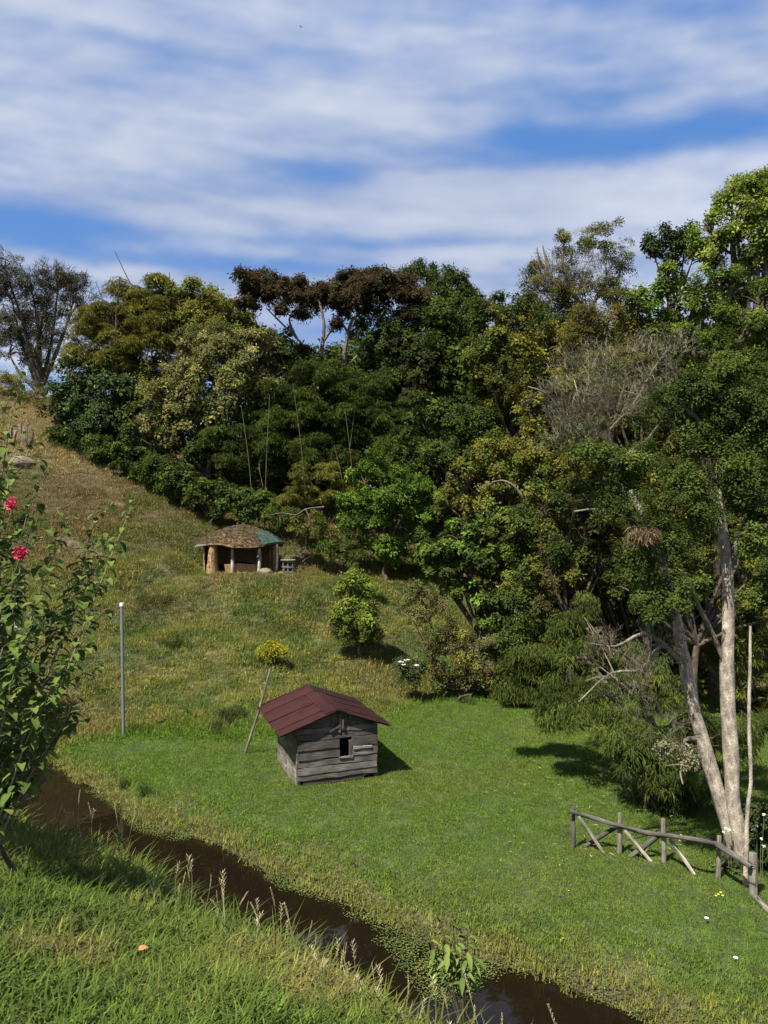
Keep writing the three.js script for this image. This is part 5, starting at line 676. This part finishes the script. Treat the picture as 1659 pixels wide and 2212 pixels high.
// ------------------------------------------------------------------ hibiscus in the foreground
{
  const D = 4.55, bx = -3.05, base = V(bx, ground(bx, D), -D), t = thing('hibiscus_shrub', 'leafy hibiscus shrub with pink double flowers and long bare stems', 'shrub', base);
  const RESTLEAF = new THREE.MeshPhysicalMaterial({ color: rgb(1, 1, 1), roughness: 1, transmission: 0.28, thickness: 0, specularIntensity: 0.25, side: THREE.DoubleSide });
  const R = rng(91), SM = bark(0.40, 0.36, 0.28), SG = new THREE.MeshStandardMaterial({ color: rgb(0.20, 0.22, 0.09), roughness: 0.8 });
  const LM = [[0.090, 0.140, 0.024], [0.066, 0.106, 0.020], [0.130, 0.180, 0.032], [0.050, 0.084, 0.018], [0.17, 0.20, 0.05]].map((c) => new THREE.MeshPhysicalMaterial({ color: rgb(...c), roughness: 1, transmission: 0.28, thickness: 0, specularIntensity: 0.25, side: THREE.DoubleSide }));
  const lg = [bigLeaf(0.082, 0.048, 0.35), bigLeaf(0.07, 0.042, 0.6), bigLeaf(0.09, 0.045, 0.2)]; const spots = [];
  const stem = (pts, dz, r, from, gap, b = true) => {
    const n = pts.length, q = pts.map(([x, y], i) => P(x, y, D + dz * i / (n - 1)).sub(base)); if (b) q.unshift(V((R() - 0.5) * 0.25, -0.1, (R() - 0.5) * 0.25));
    part('stem', tube(q, [r, r * 0.85, r * 0.6, r * 0.35, r * 0.15], 6, 0.1, Math.round(pts[0][0] + 900), 4), R() < 0.7 ? SM : SG, t);
    const c = new THREE.CatmullRomCurve3(q), L = c.getLength(), cnt = Math.floor(1.45 * L * (1 - from) / gap);
    for (let i = 0; i < cnt; i++) { const u = from + (1 - from) * (i + 0.5) / cnt, p = c.getPointAt(u), a = i * 2.4 + R(); spots.push([p.clone().add(V(Math.cos(a) * 0.015, 0.01, Math.sin(a) * 0.015)), a, u]); if (R() < 0.13 && i > 2) { const e = p.clone().add(V((R() - 0.3) * 0.24, 0.06 + 0.16 * R(), (R() - 0.5) * 0.2)); part('twig', tube([p.clone(), e], [0.003, 0.0018], 4), SM, t); for (let k = 0; k < 5; k++) spots.push([p.clone().lerp(e, 0.3 + 0.7 * k / 4), a + k * 2.1, u]); } }
  };
  stem([[-80, 1950], [20, 1730], [110, 1540], [190, 1330], [245, 1190], [292, 1075]], 0.2, 0.013, 0.42, 0.032); stem([[-90, 1930], [30, 1650], [110, 1440], [175, 1290], [235, 1170]], -0.2, 0.012, 0.42, 0.03);
  stem([[-110, 1900], [10, 1600], [80, 1450], [150, 1290], [212, 1105]], 0.4, 0.012, 0.45, 0.03); stem([[-120, 1800], [-20, 1480], [30, 1260], [65, 1090], [98, 1022]], 0.1, 0.012, 0.45, 0.032);
  stem([[-140, 1800], [-40, 1380], [10, 1100], [35, 980], [80, 965]], 0.3, 0.011, 0.5, 0.034); stem([[-150, 1800], [-50, 1300], [0, 1050], [25, 900], [40, 850]], 0, 0.011, 0.5, 0.03);
  stem([[-60, 1990], [10, 1790], [80, 1650], [140, 1560], [198, 1450]], -0.1, 0.009, 0.62, 0.05); stem([[-100, 1850], [0, 1560], [60, 1360], [105, 1230], [150, 1120]], -0.3, 0.012, 0.42, 0.03);
  stem([[-120, 1850], [-30, 1600], [30, 1440], [90, 1350], [140, 1310]], 0.2, 0.011, 0.4, 0.028); stem([[-160, 1750], [-70, 1350], [-30, 1100], [-5, 900]], -0.2, 0.012, 0.4, 0.026); stem([[-130, 1800], [-40, 1550], [20, 1350], [50, 1200], [70, 1130]], -0.1, 0.012, 0.4, 0.026);
  stem([[-120, 1900], [0, 1700], [60, 1570], [120, 1480], [165, 1400]], 0.5, 0.011, 0.45, 0.03); stem([[-100, 1950], [0, 1760], [50, 1620], [90, 1530], [135, 1445]], -0.2, 0.01, 0.45, 0.034); stem([[-110, 1850], [-10, 1660], [40, 1520], [70, 1420]], 0.5, 0.011, 0.4, 0.026); stem([[-150, 1850], [-50, 1500], [-10, 1300], [20, 1180]], 0.3, 0.012, 0.4, 0.026); stem([[-120, 1900], [-20, 1650], [20, 1500], [45, 1380]], -0.3, 0.012, 0.4, 0.028);
  const rest = new Swarm(bigLeaf(0.082, 0.048, 0.35), RESTLEAF), order = spots.map((s, i) => [R(), s]).sort((a, b) => a[0] - b[0]).map((s) => s[1]);
  order.forEach(([p, a, u], i) => {
    const s = 0.95 * (0.75 + 0.5 * R()) * (u > 0.93 ? 0.7 : 1), e = new THREE.Euler(0, a, 0.35 - 0.95 * R(), 'YXZ');
    if (i < 296) { const m = part('leaf', lg[i % 3], LM[R() < 0.1 ? 4 : Math.floor(R() * 4)], t); m.position.copy(p); m.rotation.copy(e); m.scale.set(s, s, s); }
    else { tmpQ.setFromEuler(e); const c = [[0.090, 0.140, 0.024], [0.066, 0.106, 0.020], [0.130, 0.180, 0.032], [0.050, 0.084, 0.018]][Math.floor(R() * 4)]; rest.add(p, tmpQ, s, s, s, c); }
  });
  rest.build('foliage', t); console.log('hibiscus leaves', spots.length);
  const PM = new THREE.MeshPhysicalMaterial({ color: rgb(0.55, 0.055, 0.11), roughness: 0.7, transmission: 0.15, thickness: 0, side: THREE.DoubleSide });
  const petal = (sd) => { const pos = [], idx = [], n = 5, L = 0.045; for (let i = 0; i <= n; i++) for (let j = 0; j <= 4; j++) { const u = i / n, v = j / 4 - 0.5, w = 0.040 * Math.sin(Math.PI * (0.12 + 0.8 * u)); pos.push(L * u, 0.012 * u * u + 0.007 * Math.sin(u * 5 + v * 9 + sd) * u, v * w + 0.002 * Math.sin(u * 13 + sd)); } for (let i = 0; i < n; i++) for (let j = 0; j < 4; j++) { const k = i * 5 + j; idx.push(k, k + 1, k + 5, k + 5, k + 1, k + 6); } return geoFrom(pos, idx); };
  const pg = [petal(0), petal(1.7), petal(3.9)];
  for (const [px, py, tilt] of [[30, 1090, 0.5], [45, 1197, -0.2]]) {
    const f = new THREE.Group(); f.name = 'flower'; f.position.copy(P(px, py, 4.2).sub(base)); f.rotation.set(1.15, 0, tilt); t.add(f);
    for (let i = 0; i < 26; i++) { const ring = i < 9 ? 0 : i < 18 ? 1 : 2, m = part('petal', pg[i % 3], PM, f); m.rotation.set((R() - 0.5) * 0.6, i * 2.4, 0.15 + 0.45 * ring + 0.2 * R(), 'YZX'); const s = 1.05 - 0.13 * ring; m.scale.set(s, s, s); }
    const ped = part('flower_stalk', tube([P(px, py, 4.2).sub(base), P(px - 14, py + 40, 4.45).sub(base), P(px - 40, py + 70, 4.6).sub(base)], [0.004, 0.003, 0.003], 5), SG, t);
  }
}
// weeds with white flower heads by the fence end
{
  const base = hit(1640, 1900), t = thing('white_flowered_weed', 'tangled weeds with round white flower heads behind the thick fence post', 'weed', base), d = -base.z;
  crown(t, base, [[1640, 1780, 26], [1655, 1830, 24], [1645, 1870, 22], [1590, 1880, 14], [1570, 1895, 12]].map(([x, y, r]) => [P(x, y, d + 0.6), r / F * d]), { seed: 92, leaf: 'broad', pal: [[0.07, 0.10, 0.03], [0.06, 0.085, 0.028]], size: 0.42, dens: 0.5, name: 'foliage' });
  const M = new THREE.MeshStandardMaterial({ color: rgb(0.62, 0.60, 0.52), roughness: 0.9 }), SM = new THREE.MeshStandardMaterial({ color: rgb(0.12, 0.14, 0.06), roughness: 0.9 }), R = rng(4);
  for (const [x, y] of [[1650, 1760], [1635, 1785], [1628, 1792], [1644, 1812], [1650, 1828], [1568, 1790], [1575, 1794], [1563, 1798]]) { const q = P(x, y, d + (x < 1600 ? 0.4 : 0.1)).sub(base), gs = []; for (let i = 0; i < 10; i++) gs.push(new THREE.IcosahedronGeometry(0.016, 0).translate((R() - 0.5) * 0.05, (R() - 0.5) * 0.04, (R() - 0.5) * 0.05)); part('flower_head', mergeGeometries(gs), M, t).position.copy(q); const bx = x < 1600 ? q.x + 0.05 : q.x * 0.6; part('stalk', tube([V(bx, x < 1600 ? q.y - 0.9 : 0, q.z + 0.05), V(mix(bx, q.x, 0.6), q.y * 0.6, q.z), q], [0.006, 0.005, 0.004], 5), SM, t); }
}
// dry leaf in the near grass, bird in the sky
{
  const h = hit(298, 2062, 0.06); const m = single('dry_leaf', bigLeaf(0.11, 0.07, 0.3), new THREE.MeshStandardMaterial({ color: rgb(0.42, 0.16, 0.07), roughness: 0.9, side: THREE.DoubleSide }), 'single orange-brown dead leaf lying in the near grass', 'leaf', h.add(V(0, 0.05, 0))); m.rotation.set(0.3, 0.5, 0.1);
  const b = P(650, 58, 70), g = [new THREE.SphereGeometry(0.09, 8, 6).scale(0.8, 0.8, 2.2)]; const wing = (s) => geoFrom([0, 0.03, -0.1, s * 0.3, 0.12, -0.06, s * 0.55, 0.06, 0.08, s * 0.28, 0.1, 0.1, 0, 0.02, 0.12], [0, 1, 4, 1, 3, 4, 1, 2, 3]);
  const t = thing('bird', 'tiny dark bird flying high in the cloudy sky', 'bird', b, 0.7), M = new THREE.MeshStandardMaterial({ color: rgb(0.03, 0.03, 0.03), roughness: 0.9, side: THREE.DoubleSide }); part('body', g[0], M, t); part('wing', wing(1), M, t); part('wing', wing(-1), M, t); t.scale.set(0.45, 0.45, 0.45);
}
console.log('sprays and tufts', leafCount);
renderScene();
function renderScene() {
  const renderer = new THREE.WebGLRenderer({ antialias: true });
  renderer.setSize(768, 1024); renderer.toneMapping = THREE.LinearToneMapping; renderer.toneMappingExposure = EXPOSURE; renderer.shadowMap.enabled = true; renderer.shadowMap.type = THREE.PCFSoftShadowMap;
  renderer.render(scene, camera);
}
